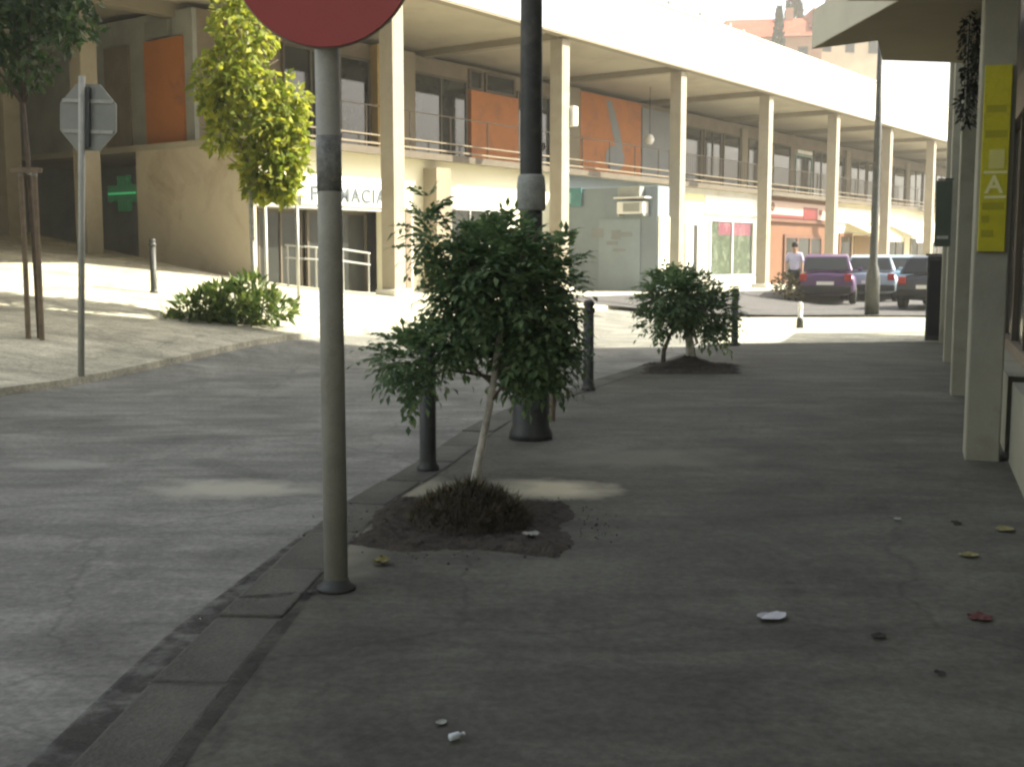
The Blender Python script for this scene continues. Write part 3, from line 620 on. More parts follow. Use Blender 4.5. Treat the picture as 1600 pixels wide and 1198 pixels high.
MB().tube([(0, 0, 6.5), (0, 0, 6.9), (.1, .3, 7.05), (.2, .9, 7.1)], [.07, .05, .045, .04], 10).build('arm', M_post, lf, smooth=True)
MB().box((.1, .8, 7.0), (.32, 1.4, 7.14)).build('lamp_head', M_alu, lf, bevel=.03)
# bollards
def bollard(x, y, z, h, lab, r=.057):
    b = empty('bollard', (x, y, z)); tag(b, lab, 'bollard', 'dark iron bollards')
    MB().lathe([(r*1.35, 0), (r*1.35, .03), (r*1.05, .05), (r, .08), (r, h - .14)], 18).build('shaft', M_post, b, smooth=True)
    MB().lathe([(r, h - .138), (r*1.18, h - .13), (r*1.18, h - .09), (r*.8, h - .08), (r*1.1, h - .05), (r*.9, h - .01), (r*.3, h)], 18).build('cap', M_post, b, smooth=True)
    return b
bollard(-.57, 7.72, .05, .86, 'dark bollard nearest the camera, beside the leaning sapling')
bollard(.83, 12.45, .05, .98, 'dark bollard between the thick lamp post and the low bushy tree')
bollard(3.62, 18.7, .055, .93, 'dark bollard just right of the low bushy tree')
q = bollard(5.8, 23.2, .06, .52, 'short pale-topped bollard alone on the sunlit pavement', .045); [setattr(ch, 'active_material', M_white) for ch in q.children]; MB().lathe([(.07, 0), (.07, .16), (.055, .2), (.048, .21)], 16).build('base', M_post, q, smooth=True)
x, y = -6.25, 20.17
bollard(x, y, terr(x, y) + .08, .95, 'dark bollard on the sunlit pavement left of the lime-green tree', .055)
st = empty('wooden_stake', (.36, 10.1, .05)); tag(st, 'thin short stake standing just behind the thick lamp post', 'stake'); MB().tube([(0, 0, -.02), (.005, 0, .4), (0, .01, .75)], [.022, .024, .02], 8).build('stake', M_wood, st); bx('tie', (-.03, -.03, .58), (.03, .03, .63), M_back, st)
# little white street sign and slim post near the pharmacy
sg = empty('small_sign', (-4.02, 18.95, terr(-4.02, 18.95) + .08)); tag(sg, 'small white board with dark marks on a slim post below the lime-green tree', 'sign')
MB().lathe([(.025, 0), (.025, 2.1)], 10).build('post', M_white, sg, smooth=True); b_ = bx('board', (-.22, -.045, 1.98), (.2, -.028, 2.2), M_white, sg, bevel=.004)
bx('dark_mark', (-.17, -.05, 2.1), (-.07, -.0455, 2.18), M_black, b_); bx('dark_mark', (.02, -.05, 2.09), (.14, -.0455, 2.17), M_text, b_)
sp = empty('slim_post', (-3.89, 21.05, terr(-3.89, 21.05) + .08)); tag(sp, 'slim pale metal post in front of the pharmacy entrance', 'post')
MB().lathe([(.032, 0), (.03, 1.95)], 10).build('shaft', M_alu, sp, smooth=True); MB().lathe([(.07, 0), (.07, .02), (.04, .04)], 10).build('foot', M_alu, sp); bx('plate', (-.12, -.04, 1.75), (.1, -.031, 1.93), M_white, sp)

# ------------------------------------------------------------------ vegetation
def leaf(m, p, d, L, W, up, fold=.25):
    """a folded, pointed leaf of four triangles"""
    d = d.normalized(); s = d.cross(up)
    if s.length < 1e-3: s = d.cross(Vector((1, 0, 0)))
    s.normalize(); n = s.cross(d).normalized()
    a = p + d*L*.45 + s*W + n*W*fold; b = p + d*L*.45 - s*W + n*W*fold; c = p + d*L - n*L*.12
    i = len(m.v); mid = p + d*L*.5
    m.v += [tuple(p), tuple(a), tuple(c), tuple(b), tuple(mid)]
    m.f += [(i, i+4, i+1), (i+1, i+4, i+2), (i, i+3, i+4), (i+4, i+3, i+2)]
def rdir():
    while True:
        v = Vector((random.uniform(-1, 1), random.uniform(-1, 1), random.uniform(-1, 1)))
        if .05 < v.length < 1: return v.normalized()
def compound(m, p, d, L, pairs, ll, lw):
    d = d.normalized(); side = d.cross(Vector((0, 0, 1)))
    if side.length < .05: side = Vector((1, 0, 0))
    side.normalize(); up = side.cross(d)
    for k in range(pairs + 1):
        t = (k + .6) / (pairs + .6); q = p + d*L*t + Vector((0, 0, -1)) * L * .28 * t * t
        if k == pairs: leaf(m, q, d + Vector((0, 0, -.5)), ll, lw, up); break
        for sgn in (-1, 1): leaf(m, q, d*.55 + side*sgn + Vector((0, 0, -.25)) + rdir()*.2, ll*random.uniform(.8, 1.1), lw, up)
def blobs_leaf(blobs, n, fn, keep=None):
    """spread n calls over ellipsoids, denser to the shell"""
    tot = sum(b[6] for b in blobs); keep = keep or (lambda p: True)
    for (cx, cy, cz, rx, ry, rz, wgt) in blobs:
        for _ in range(int(n * wgt / tot)):
            v = rdir(); r_ = random.random() ** .45
            p = Vector((cx + v.x*rx*r_, cy + v.y*ry*r_, cz + v.z*rz*r_))
            if keep(p): fn(p, v)
M_leafd = pm('leaf_dark', (.13, .205, .088), .6, .2, 6, 0, trans=.35, island=.45)
M_leafm = pm('leaf_mid', (.060, .10, .035), .55, .2, 6, 0, trans=.25, island=.45)
M_leafl = pm('leaf_lime', (.27, .30, .055), .8, .2, 6, 0, trans=.4, island=.4)
M_bark = pm('bark_pale', (.58, .56, .47), .9, .25, 9, .3, stain=(.22, .20, .15), stain_scale=7)
M_barkd = pm('bark_brown', (.14, .11, .08), .95, .25, 9, .4)

# leaning sapling
T1 = empty('sapling', (-.24, 7.12, .05)); tag(T1, 'leaning sapling with pale trunk and dense dark crown in the nearest pit', 'tree')
tr = MB().tube([(0, 0, -.03), (.02, 0, .12), (.055, .01, .30), (.10, .02, .52), (.13, .02, .72), (.165, .02, .98), (.20, .03, 1.25)], [.032, .028, .024, .023, .021, .019, .012], 9).build('trunk', M_bark, T1, smooth=True)
for (a, b) in (((.12, .02, .66), (-.35, .0, .92)), ((.15, .02, .9), (.55, .05, 1.25)), ((.165, .02, 1.0), (-.1, .1, 1.55)), ((.18, .02, 1.1), (.4, -.1, 1.6)), ((.14, .02, .75), (.4, .1, .7)), ((.16, .02, 1.0), (-.22, -.05, 1.75)), ((.13, .02, .7), (-.45, -.05, .68)), ((.105, .02, .54), (.24, -.04, .62))):
    A_, B_ = Vector(a), Vector(b); MB().tube([A_, A_.lerp(B_, .5) + Vector((0, 0, .06)), B_], [.012, .009, .004], 6).build('branch', M_barkd, T1, smooth=True)
cr = MB()
blobs = [(.20, .16, 1.18, .43, .36, .47, 10), (.10, .12, 1.36, .34, .34, .27, 4), (.36, .14, 1.02, .28, .3, .34, 4), (.40, .12, .84, .2, .25, .18, 2), (-.27, 0, 1.58, .06, .10, .24, .7), (-.06, .05, 1.18, .17, .22, .36, 2.2), (-.38, -.05, .82, .22, .2, .17, 2.0), (.36, .16, .86, .26, .22, .22, 2.5), (-.12, .1, .92, .2, .2, .14, 1.2), (.52, .05, 1.2, .13, .2, .4, 1.5)]
blobs_leaf(blobs, 2050, lambda p, v: compound(cr, p, v + Vector((0, 0, .0)) + rdir()*.6, random.uniform(.09, .2), random.choice([2, 3, 4, 5]), random.uniform(.045, .085), random.uniform(.012, .02)), lambda p: not (p.y < .16 and p.z < 1.02 and -.12 < p.x - .10 < .15) and not (-.16 < p.x < .12 and p.z < .86))
for k in range(9): compound(cr, Vector((-.25 + random.uniform(-.03, .03), 0, 1.36 + k*.055)), Vector((random.uniform(-1, .7), random.uniform(-.5, .5), .5)), .16, 4, .08, .015)
tag(cr.build('crown', M_leafd, T1), kind='stuff')
md = MB(); nn_ = 20
for j in range(nn_ + 1):
    for i in range(nn_ + 1):
        a, b = i/nn_*2 - 1, j/nn_*2 - 1; r_ = math.hypot(a, b); h = max(0, 1 - r_) ** .6
        md.v.append((a*.32, b*.30, h*.20 + random.uniform(0, .03)*(h > 0) - .03*(r_ > 1)))
for j in range(nn_):
    for i in range(nn_): q = j*(nn_+1)+i; md.f.append((q, q+1, q+nn_+2, q+nn_+1))
mo = empty('grass_mound', (-.23, 6.12, .06)); tag(mo, 'dark mound of soil and dry grass at the foot of the leaning sapling', 'mound')
md.build('soil_heap', M_soil, mo, smooth=True)
gr = MB()
for _ in range(2600):
    a = random.uniform(0, 6.283); r_ = math.sqrt(random.random()); x, y = .31*r_*math.cos(a), .29*r_*math.sin(a); h = max(0, 1-r_)**.6*.20
    d = Vector((random.uniform(-1, 1)*.8 + x*1.5, random.uniform(-1, 1)*.8 + y*1.5, random.uniform(.3, 1.2))); leaf(gr, Vector((x, y, h - .01)), d, random.uniform(.05, .13), .004, Vector((0, 0, 1)))
tag(gr.build('dry_grass', pm('grass_dry', (.075, .065, .028), .9, .3, 8, 0, island=.5), mo), kind='stuff')

# low bushy tree further on
T2 = empty('bushy_tree', (2.33, 15.1, .06)); tag(T2, 'low bushy dark-green tree with forked pale trunk in the second pit', 'tree')
for pth in ([(0, 0, -.05), (-.02, 0, .3), (-.10, .02, .7)], [(.04, 0, -.05), (.0, 0, .25), (.10, -.02, .3), (-.04, .0, .8)], [(.10, 0, -.05), (.02, 0, .35), (-.02, 0, .75)], [(-.33, .1, -.05), (-.32, .1, .2), (-.2, .1, .5)]):
    MB().tube(pth, [.035, .03, .02, .015][:len(pth)], 8).build('trunk', M_bark if pth[0][0] > -.2 else M_barkd, T2, smooth=True)
cr = MB(); blobs = [(-.14, 0, .88, .50, .5, .36, 8), (-.28, 0, .98, .34, .35, .28, 3), (.25, 0, .74, .36, .36, .28, 4), (-.42, 0, .58, .22, .25, .16, 1.2), (.40, 0, .5, .16, .2, .16, .8)]
blobs_leaf(blobs, 820, lambda p, v: compound(cr, p, v + Vector((0, 0, .2)) + rdir()*.5, random.uniform(.12, .22), random.choice([2, 3, 4]), random.uniform(.07, .11), random.uniform(.018, .026)))
tag(cr.build('crown', M_leafd, T2), kind='stuff')
hp = MB()
for j in range(13):
    for i in range(13):
        a, b = i/6 - 1, j/6 - 1; h = max(0, 1 - math.hypot(a, b)); hp.v.append((a*.4, b*.35, h*.14 + random.uniform(0, .03)))
for j in range(12):
    for i in range(12): q = j*13+i; hp.f.append((q, q+1, q+14, q+13))
hp.build('soil_heap', M_soil, T2, smooth=True)

# lime-green street tree in the sun
T3 = empty('street_tree', (-4.12, 18.4, terr(-4.12, 18.4) + .1)); tag(T3, 'slender lime-green tree lit by sun in front of the arcade', 'tree')
MB().tube([(0, 0, -.05), (.01, 0, .8), (-.01, .02, 1.7), (.0, 0, 2.6), (.02, 0, 3.6), (0, 0, 4.6)], [.05, .042, .04, .035, .025, .012], 9).build('trunk', M_bark, T3, smooth=True)
for (z0, a, l) in ((1.9, .3, .5), (2.1, 2.6, .5), (2.4, 4.4, .6), (2.7, 1.2, .6), (3.0, 3.5, .6), (3.3, 5.5, .5), (3.6, .5, .5)):
    MB().tube([(0, 0, z0), (math.cos(a)*l*.5, math.sin(a)*l*.5, z0 + .35), (math.cos(a)*l, math.sin(a)*l, z0 + .5)], [.018, .012, .005], 6).build('branch', M_barkd, T3, smooth=True)
cr = MB(); blobs = [(.3, 0, 3.1, .62, .6, .7, 5), (-.25, 0, 3.75, .62, .6, .55, 4), (.3, 0, 2.45, .5, .5, .45, 3.2), (-.05, 0, 4.5, .55, .55, .6, 3), (-.55, .1, 3.5, .3, .35, .3, 1.2), (.5, 0, 2.1, .28, .3, .25, 1.3), (.62, 0, 3.3, .32, .35, .55, 1.8), (.1, .1, 2.1, .25, .3, .2, .7), (-.45, 0, 2.9, .3, .3, .3, .9), (.75, 0, 2.6, .2, .25, .4, .8), (-.15, -.1, 5.0, .35, .4, .4, 1)]
def big(p, v):
    d0 = v*.6 + rdir()*.7 + Vector((0, 0, -.35)); leaf(cr, p, d0, random.uniform(.12, .20), random.uniform(.035, .055), rdir())
blobs_leaf(blobs, 3600, big)
tag(cr.build('crown', M_leafl, T3), kind='stuff')
# strappy plant at its foot
SHB = empty('leafy_plant', (-4.5, 17.95, terr(-4.5, 17.95) + .11)); tag(SHB, 'low spreading clump of green leaves at the foot of the lime-green tree', 'plant')
bl_ = MB()
for (cx, cy, n, h) in ((.0, 0, 50, .8), (.4, .1, 45, .95), (-.35, -.05, 40, .62), (.75, .15, 25, .6), (-.75, -.1, 22, .4)):
    for _ in range(n):
        a = random.uniform(0, 6.283); d = Vector((math.cos(a), math.sin(a), 0)); L_ = h*random.uniform(.6, 1.1); lean = random.uniform(.3, 1.35); s = Vector((-d.y, d.x, 0))*random.uniform(.018, .04)
        p = Vector((cx + random.uniform(-.16, .16), cy + random.uniform(-.16, .16), 0)); prev = None
        for k in range(5):
            t = k/4; q = p + d*L_*lean*t*.8 + Vector((0, 0, L_*(t - .55*lean*t*t))); wd = s*(.35 + 1.3*t*(1 - t))*(1 - .9*t**4)
            i = len(bl_.v); bl_.v += [tuple(q - wd), tuple(q + wd)]
            if prev is not None: bl_.f.append((prev, prev+1, i+1, i))
            prev = i
for _ in range(700):
    cx, cy, hh = random.choice([(0, 0, .5), (.4, .1, .6), (-.35, -.05, .36), (.7, .1, .35)]); v = rdir(); leaf(bl_, Vector((cx + v.x*.34, cy + v.y*.3, max(.04, hh*.55 + v.z*hh*.5))), v + rdir()*.6 + Vector((0, 0, .3)), random.uniform(.12, .26), random.uniform(.025, .05), rdir())
tag(bl_.build('leaves', pm('strap_green', (.12, .17, .045), .5, .2, 6, 0, trans=.25, island=.4), SHB), kind='stuff')
# staked tree at the left edge
T4 = empty('staked_tree', (-6.2, 15.0, terr(-6.2, 15.0) + .09)); tag(T4, 'dark green tree held between two wooden stakes at the left edge', 'tree')
MB().tube([(0, .1, -.05), (-.02, .1, 1.2), (-.05, .1, 2.4), (-.1, .1, 3.4), (-.2, .1, 4.6)], [.035, .034, .032, .03, .015], 8).build('trunk', M_barkd, T4, smooth=True)
for (b) in ((.5, .2, 3.9), (-.9, 0, 3.8), (.3, -.3, 4.6), (-.7, .5, 4.5), (-.4, -.5, 3.6)):
    MB().tube([(-.08, .1, 3.0), (b[0]*.5, b[1]*.5 + .05, (3.0 + b[2])/2 + .15), b], [.02, .015, .005], 6).build('branch', M_barkd, T4, smooth=True)
cr = MB(); blobs = [(-.5, 0, 4.2, .8, .8, .7, 6), (.3, 0, 4.5, .7, .7, .6, 5), (-.2, .1, 3.55, .5, .6, .35, 2.2), (.55, 0, 4.0, .4, .5, .35, 1.4), (-1.1, 0, 3.7, .5, .5, .5, 3)]
blobs_leaf(blobs, 2600, lambda p, v: leaf(cr, p, v*.6 + rdir()*.7 + Vector((0, 0, -.3)), random.uniform(.11, .18), random.uniform(.03, .05), rdir()))
tag(cr.build('crown', M_leafm, T4), kind='stuff')
for x, lab in ((-.095, 'wooden stake left of the staked tree trunk'), (.08, 'wooden stake right of the staked tree trunk')):
    s = empty('wooden_stake', (-6.2 + x, 14.97, terr(-6.2, 15.0) + .08)); tag(s, lab, 'stake', 'stakes of the left tree')
    MB().tube([(0, 0, -.05), (.004, 0, 1.0), (0, 0, 2.22)], [.037, .036, .034], 8).build('shaft', M_wood, s); MB().lathe([(.039, 2.1), (.039, 2.16)], 8).build('band', M_back, s)
cbx = empty('stake_crossbar', (-6.2, 14.92, terr(-6.2, 15.0) + .08)); tag(cbx, 'short wooden crossbar tied across the top of two stakes', 'crossbar'); bx('bar', (-.2, -.02, 2.14), (.2, .015, 2.2), M_wood, cbx); bx('tie', (-.02, .017, 2.12), (.02, .14, 2.2), M_back, cbx)
# low shrub by the purple car
SB = empty('shrub', (7.85, 33.2, terr(7.85, 33.2) + .11)); tag(SB, 'small brownish shrub on the road edge beside the purple car', 'shrub')
MB().tube([(0, 0, -.03), (0, 0, .3)], [.04, .03], 6).build('stem', M_barkd, SB)
cr = MB(); blobs_leaf([(0, 0, .42, .38, .35, .36, 1), (.3, 0, .3, .25, .25, .25, .5)], 420, lambda p, v: leaf(cr, p, v + rdir()*.6, random.uniform(.09, .15), .03, rdir())); tag(cr.build('crown', pm('leaf_brownish', (.10, .085, .035), .7, .2, 6, 0, island=.4), SB), kind='stuff')
# dark creeper hanging from the canopy
CRP = empty('hanging_creeper', (4.0, 10.25, 2.6)); tag(CRP, 'dark creeper with pale stems hanging from the canopy by the pillars', 'plant')
cr = MB(); blobs_leaf([(0.0, 0, .80, .10, .25, .22, 3), (.02, 0, .5, .09, .2, .25, 3), (-.03, 0, .22, .08, .15, .22, 2), (.1, .1, .6, .12, .25, .4, 3)], 900, lambda p, v: leaf(cr, p, v*.5 + rdir()*.6 + Vector((0, 0, -.6)), random.uniform(.04, .08), .014, rdir())); tag(cr.build('leaves', pm('creeper_dark', (.03, .034, .024), .7, .2, 6, 0, island=.5), CRP), kind='stuff')
for k in range(7):
    x = -.06 + k*.03; MB().tube([(x, random.uniform(-.1, .1), 1.0), (x + random.uniform(-.06, .06), 0, .6), (x + random.uniform(-.05, .08), 0, random.uniform(0, .3))], .006, 5).build('stem', M_bark, CRP)

# ------------------------------------------------------------------ cars
def sec_loft(m, secs):
    """secs: list of rings with equal count"""
    n = len(secs[0]); i0 = len(m.v)
    for s in secs: m.v += s
    for k in range(len(secs) - 1):
        for j in range(n): m.f.append((i0+k*n+j, i0+k*n+(j+1) % n, i0+(k+1)*n+(j+1) % n, i0+(k+1)*n+j))
    m.f.append(tuple(i0 + j for j in range(n))[::-1]); m.f.append(tuple(i0+(len(secs)-1)*n+j for j in range(n))); return m
def make_car(name, lab, loc, rz, paint, hatch=True):
    c = empty(name, loc, rz); tag(c, lab, 'car', 'cars parked along the street')
    Lc = 4.05
    def ring(x, hw, zb, zt, tuck=.06): return [(x, -hw*.92, zb), (x, hw*.92, zb), (x, hw, zb+.14), (x, hw, zb+(zt-zb)*.62), (x, hw-tuck, zt), (x, -hw+tuck, zt), (x, -hw, zb+(zt-zb)*.62), (x, -hw, zb+.14)]
    b = MB(); sec_loft(b, [ring(0, .70, .36, .82), ring(.06, .80, .28, .92), ring(.3, .83, .22, .95), ring(1.2, .84, .2, .95), ring(2.5, .84, .2, .94), ring(3.1, .83, .2, .90), ring(3.7, .79, .24, .80), ring(3.95, .74, .28, .70), ring(Lc, .62, .34, .62)])
    body = b.build('body', paint, c, smooth=False); sd_ = body.modifiers.new('s', 'SUBSURF'); sd_.levels = 1; sd_.render_levels = 2
    for p in body.data.polygons: p.use_smooth = True
    # greenhouse: pillars and roof, with the panes set 4 mm proud
    xr0, xr1, xf1, xf0 = (.12, .55, 2.1, 2.95) if hatch else (.55, 1.05, 2.2, 2.95)
    zb, zt = .92, 1.42
    g_ = MB(); sec_loft(g_, [[(xr0, -.74, zb), (xr0, .74, zb), (xr0+.02, .72, zb+.05), (xr0+.02, -.72, zb+.05)], [(xr1-.12, -.62, zb), (xr1-.12, .62, zb), (xr1-.1, .60, zt-.06), (xr1-.1, -.60, zt-.06)], [(xr1+.2, -.70, zb), (xr1+.2, .70, zb), (xr1+.2, .56, zt), (xr1+.2, -.56, zt)], [(xf1-.1, -.72, zb), (xf1-.1, .72, zb), (xf1-.1, .57, zt+.01), (xf1-.1, -.57, zt+.01)], [(xf1+.15, -.72, zb), (xf1+.15, .72, zb), (xf1+.15, .57, zt-.05), (xf1+.15, -.57, zt-.05)], [(xf0, -.72, zb-.03), (xf0, .72, zb-.03), (xf0-.02, .70, zb+.03), (xf0-.02, -.70, zb+.03)]])
    g_.build('roof', paint, c, bevel=.03)
    P = lambda x, s, k: (x, s*(.735 - .15*k), zb + (zt - zb)*k)
    gm = M_glass
    for s in (-1, 1):
        for (a0, a1, b0, b1) in ((xr0+.30, xr1+.28, (xr1+xf1)/2 - .06, (xr1+xf1)/2 - .06), ((xr1+xf1)/2 + .04, (xr1+xf1)/2 + .04, xf0 - .40, xf1 + .02)):
            q = [(a0, s*.742, zb+.04), (b0, s*.742, zb+.04), (b1, s*.615, zt-.09), (a1, s*.615, zt-.09)]; q2 = [(x, y - s*.02, z) for x, y, z in q]
            m = MB(); m.v = q + q2; m.f = [(0,1,2,3), (7,6,5,4), (0,4,5,1), (1,5,6,2), (2,6,7,3), (3,7,4,0)]; m.build('side_window', gm, c)
    for nm_, (xa, xb, za_, zb_) in (('rear_window', (xr0 - .005, xr1 - .13, zb + .06, zt - .08)), ('windscreen', (xf0 + .01, xf1 + .19, zb + .04, zt - .08))):
        q = [(xa, -.64, za_), (xa, .64, za_), (xb, .54, zb_), (xb, -.54, zb_)]; m = MB(); m.v = q + [(x + .015, y, z - .01) for x, y, z in q]; m.f = [(0,1,2,3), (7,6,5,4), (0,4,5,1), (1,5,6,2), (2,6,7,3), (3,7,4,0)]; m.build(nm_, gm, c)
    tyre = None
    for x in (.68, 3.2):
        for s in (-1, 1):
            wv = MB().tube([(x, s*.66, .29), (x, s*.70, .29), (x, s*.83, .29), (x, s*.85, .29)], [.26, .29, .29, .26], 20).build('wheel', M_black, c); MB().tube([(x, s*.80, .29), (x, s*.858, .29)], [.17, .18], 14).build('rim', M_alu, wv)
    mr_ = pm('tail_red', (.35, .02, .02), .25, .1, 3, 0); hl = pm('head_lamp', (.7, .7, .68), .2, .05, 3, 0)
    for s in (-1, 1):
        MB().box((-.015, s*.62 - .1, .66), (.09, s*.62 + .1, .86)).build('tail_light', mr_, c, bevel=.02); MB().box((3.86, s*.56 - .14, .52), (4.0, s*.56 + .14, .66)).build('headlight', hl, c, bevel=.03)
        MB().box((2.45, s*.84 - .02, .92), (2.6, s*.84 + s*.14, 1.03)).build('mirror', paint, c, bevel=.02)
    bx('bumper', (-.06, -.74, .33), (.08, .74, .52), M_black, c, bevel=.04); bx('number_plate', (-.072, -.24, .55), (-.02, .24, .65), M_white, c); bx('bumper', (3.93, -.68, .30), (4.1, .68, .44), M_black, c, bevel=.04)
    return c
def paint(nm_, col): return pm(nm_, col, .3, .04, 2, 0, metal=.2, spec=.5)
CA = math.atan2(U.y, U.x)
def car_at(t, wv, nm_, lab, mat, da=0, hatch=True):
    x, y = xy(t, wv); return make_car('parked_car', lab, (x, y, terr(x, y) + .10), CA + da, mat, hatch)
car_at(13.9, 3.95, 'car', 'purple hatchback parked nearest, in front of the orange shop', paint('paint_purple', (.10, .05, .13)), R(19))
car_at(16.9, 4.2, 'car', 'silver-blue car parked second, just right of the purple hatchback', paint('paint_silver', (.34, .42, .50)), R(18))
car_at(19.3, 4.25, 'car', 'pale blue car parked third along the arcade', paint('paint_blue', (.25, .38, .48)), R(19), False)
car_at(21.6, 4.3, 'car', 'white car parked fourth along the arcade', paint('paint_white', (.68, .70, .70)), R(18))
car_at(12.6, 7.15, 'car', 'dark car parked on the near side, half hidden by the cabinet', paint('paint_dark', (.045, .05, .065)), R(2))

# ------------------------------------------------------------------ person by the purple car
PX, PY_ = 8.12, 33.3
ppl = empty('person', (PX, PY_, terr(PX, PY_) + .10), R(-20)); ppl.scale = (.95, .95, .95); tag(ppl, 'person in a pale lavender shirt and dark trousers beside the purple car', 'person')
def skin(name, verts, edges, radii, mat, parent, root=0, sub=2):
    me = bpy.data.meshes.new(name); me.from_pydata(verts, edges, []); o = bpy.data.objects.new(name, me); C.objects.link(o); o.parent = parent
    sk = o.modifiers.new('skin', 'SKIN')
    if not me.skin_vertices: me.attributes.new('skin_vertices', 'FLOAT', 'POINT') if False else None
    bpy.context.view_layer.objects.active = o
    if not me.skin_vertices:
        bm = bmesh.new(); bm.from_mesh(me); bm.verts.layers.skin.verify(); bm.to_mesh(me); bm.free()
    for i, r_ in enumerate(radii):
        rr = r_ if isinstance(r_, tuple) else (r_, r_); me.skin_vertices[0].data[i].radius = rr; me.skin_vertices[0].data[i].use_root = (i == root)
    s = o.modifiers.new('sub', 'SUBSURF'); s.levels = sub; s.render_levels = sub
    me.materials.append(mat); return o
M_skin = pm('skin', (.42, .26, .18), .6, .06, 5, 0); M_shirt = pm('shirt_lavender', (.52, .50, .66), .85, .08, 6, .05); M_trs = pm('trousers_dark', (.035, .035, .04), .9, .1, 6, .05); M_hair = pm('hair_dark', (.025, .02, .018), .7, .2, 20, .1)
bv = [(0,0,.92),(0,0,1.12),(0,0,1.36),(0,0,1.46),(0,-.01,1.54),(0,-.015,1.62),(.09,0,.88),(.10,.0,.48),(.10,.02,.08),(.10,-.12,.04),(-.09,0,.88),(-.11,.03,.48),(-.12,.05,.08),(-.12,-.09,.04),(.17,0,1.38),(.23,.02,1.12),(.24,-.06,.88),(.24,-.09,.79),(-.17,0,1.38),(-.24,-.02,1.12),(-.22,-.16,.92),(-.20,-.22,.86)]
be = [(0,1),(1,2),(2,3),(3,4),(4,5),(0,6),(6,7),(7,8),(8,9),(0,10),(10,11),(11,12),(12,13),(2,14),(14,15),(15,16),(16,17),(2,18),(18,19),(19,20),(20,21)]
brad = [(.14,.10),(.13,.09),(.15,.10),.05,.075,.07,.085,.06,.04,.035,.085,.06,.04,.035,.055,.043,.032,.03,.055,.043,.032,.03]
pb = skin('body', bv, be, brad, M_skin, ppl)
skin('shirt', [(0,0,.84),(0,0,1.12),(0,0,1.37),(0,0,1.44),(.18,0,1.385),(.235,.015,1.14),(-.18,0,1.385),(-.245,-.015,1.14)], [(0,1),(1,2),(2,3),(2,4),(4,5),(2,6),(6,7)], [(.165,.125),(.155,.115),(.17,.125),.07,.075,.065,.075,.065], M_shirt, ppl)
skin('trousers', [(0,0,.93),(.09,0,.86),(.10,0,.48),(.10,.02,.1),(-.09,0,.86),(-.11,.03,.48),(-.12,.05,.1)], [(0,1),(1,2),(2,3),(0,4),(4,5),(5,6)], [(.155,.12),.10,.078,.062,.10,.078,.062], M_trs, ppl)
hm = bmesh.new(); bmesh.ops.create_icosphere(hm, subdivisions=2, radius=.105)
for v in hm.verts: v.co.z *= 1.08; v.co.y = v.co.y + .025 if v.co.y > -.05 else v.co.y*.6; v.co.z += 1.655
hme = bpy.data.meshes.new('hair'); hm.to_mesh(hme); hm.free(); hme.materials.append(M_hair); ho = bpy.data.objects.new('hair', hme); C.objects.link(ho); ho.parent = ppl
fc = MB(); fc.box((-.012, -.10, 1.575), (.012, -.08, 1.61)); fc.build('nose', M_skin, ppl, bevel=.005)
for s in (-1, 1): MB().lathe([(.001, -.008), (.009, 0), (.001, .008)], 8, (s*.03, -.085, 1.615)).build('eye', M_black, ppl); MB().lathe([(.004, -.03), (.014, 0), (.004, .03)], 8, (s*.078, -.005, 1.6)).build('ear', M_skin, ppl)
MB().box((-.022, -.092, 1.548), (.022, -.078, 1.556)).build('mouth', pm('lips', (.3, .12, .1), .6, .05, 5, 0), ppl)

for s_, y_ in ((.10, -.04), (-.12, -.01)): MB().box((s_ - .05, y_ - .17, .0), (s_ + .05, y_ + .1, .085)).build('shoe', M_black, ppl, bevel=.03)

# ------------------------------------------------------------------ litter on the near pavement
M_paper = pm('paper_white', (.5, .51, .53), .8, .06, 9, .1); M_yleaf = pm('dead_leaf_yellow', (.22, .20, .07), .8, .3, 20, .1); M_dleaf = pm('dead_leaf_dark', (.025, .022, .018), .9, .3, 20, .1); M_rleaf = pm('red_scrap_col', (.10, .025, .02), .8, .2, 20, .1)
def scrap(name, x, y, sx, sy, mat, lab, cat, rz=0, curl=.02, z=.056):
    m = MB(); n = 5
    for j in range(n + 1):
        for i in range(n + 1):
            a, b = i/n*2 - 1, j/n*2 - 1; e = 1 - .35*(abs(a*b)) ; m.v.append((a*sx*e + random.uniform(-.1, .1)*sx, b*sy*e + random.uniform(-.1, .1)*sy, curl*.35*(a*a*.7 + b*b*.5) + random.uniform(0, curl*.3)))
    for j in range(n):
        for i in range(n): q = j*(n+1)+i; m.f.append((q, q+1, q+n+2, q+n+1))
    o = m.build(name, mat, loc=(x, y, z)); o.rotation_euler = (0, 0, rz); tag(o, lab, cat); s = o.modifiers.new('t', 'SOLIDIFY'); s.thickness = .0015; return o
scrap('paper_scrap', 1.045, 4.5, .07, .045, M_paper, 'white paper scrap lying on the dark pavement at right', 'litter', .3, .025)
scrap('paper_scrap', .33 - .55, 3.45, .022, .018, M_back, 'tiny pale scrap on the pavement above the small bottle', 'litter', .8, .01)
scrap('paper_scrap', 2.13, 6.25, .025, .02, M_back, 'tiny pale scrap near the right-hand wall', 'litter', .8, .01)
scrap('dead_leaf', 2.22, 5.47, .05, .045, M_yleaf, 'yellow dead leaf on the pavement below the nearest pillar', 'leaf', .2, .02)
scrap('dead_leaf', 2.62, 6.0, .06, .05, M_yleaf, 'yellow dead leaf at the right edge of the frame', 'leaf', 1.2, .02)
scrap('dead_leaf', 2.42, 6.15, .03, .035, M_dleaf, 'small dark leaf above the yellow leaf', 'leaf', .2, .015)
scrap('dead_leaf', 1.40, 4.27, .035, .025, M_dleaf, 'small dark leaf to the right of the white paper scrap', 'leaf', .4, .012)
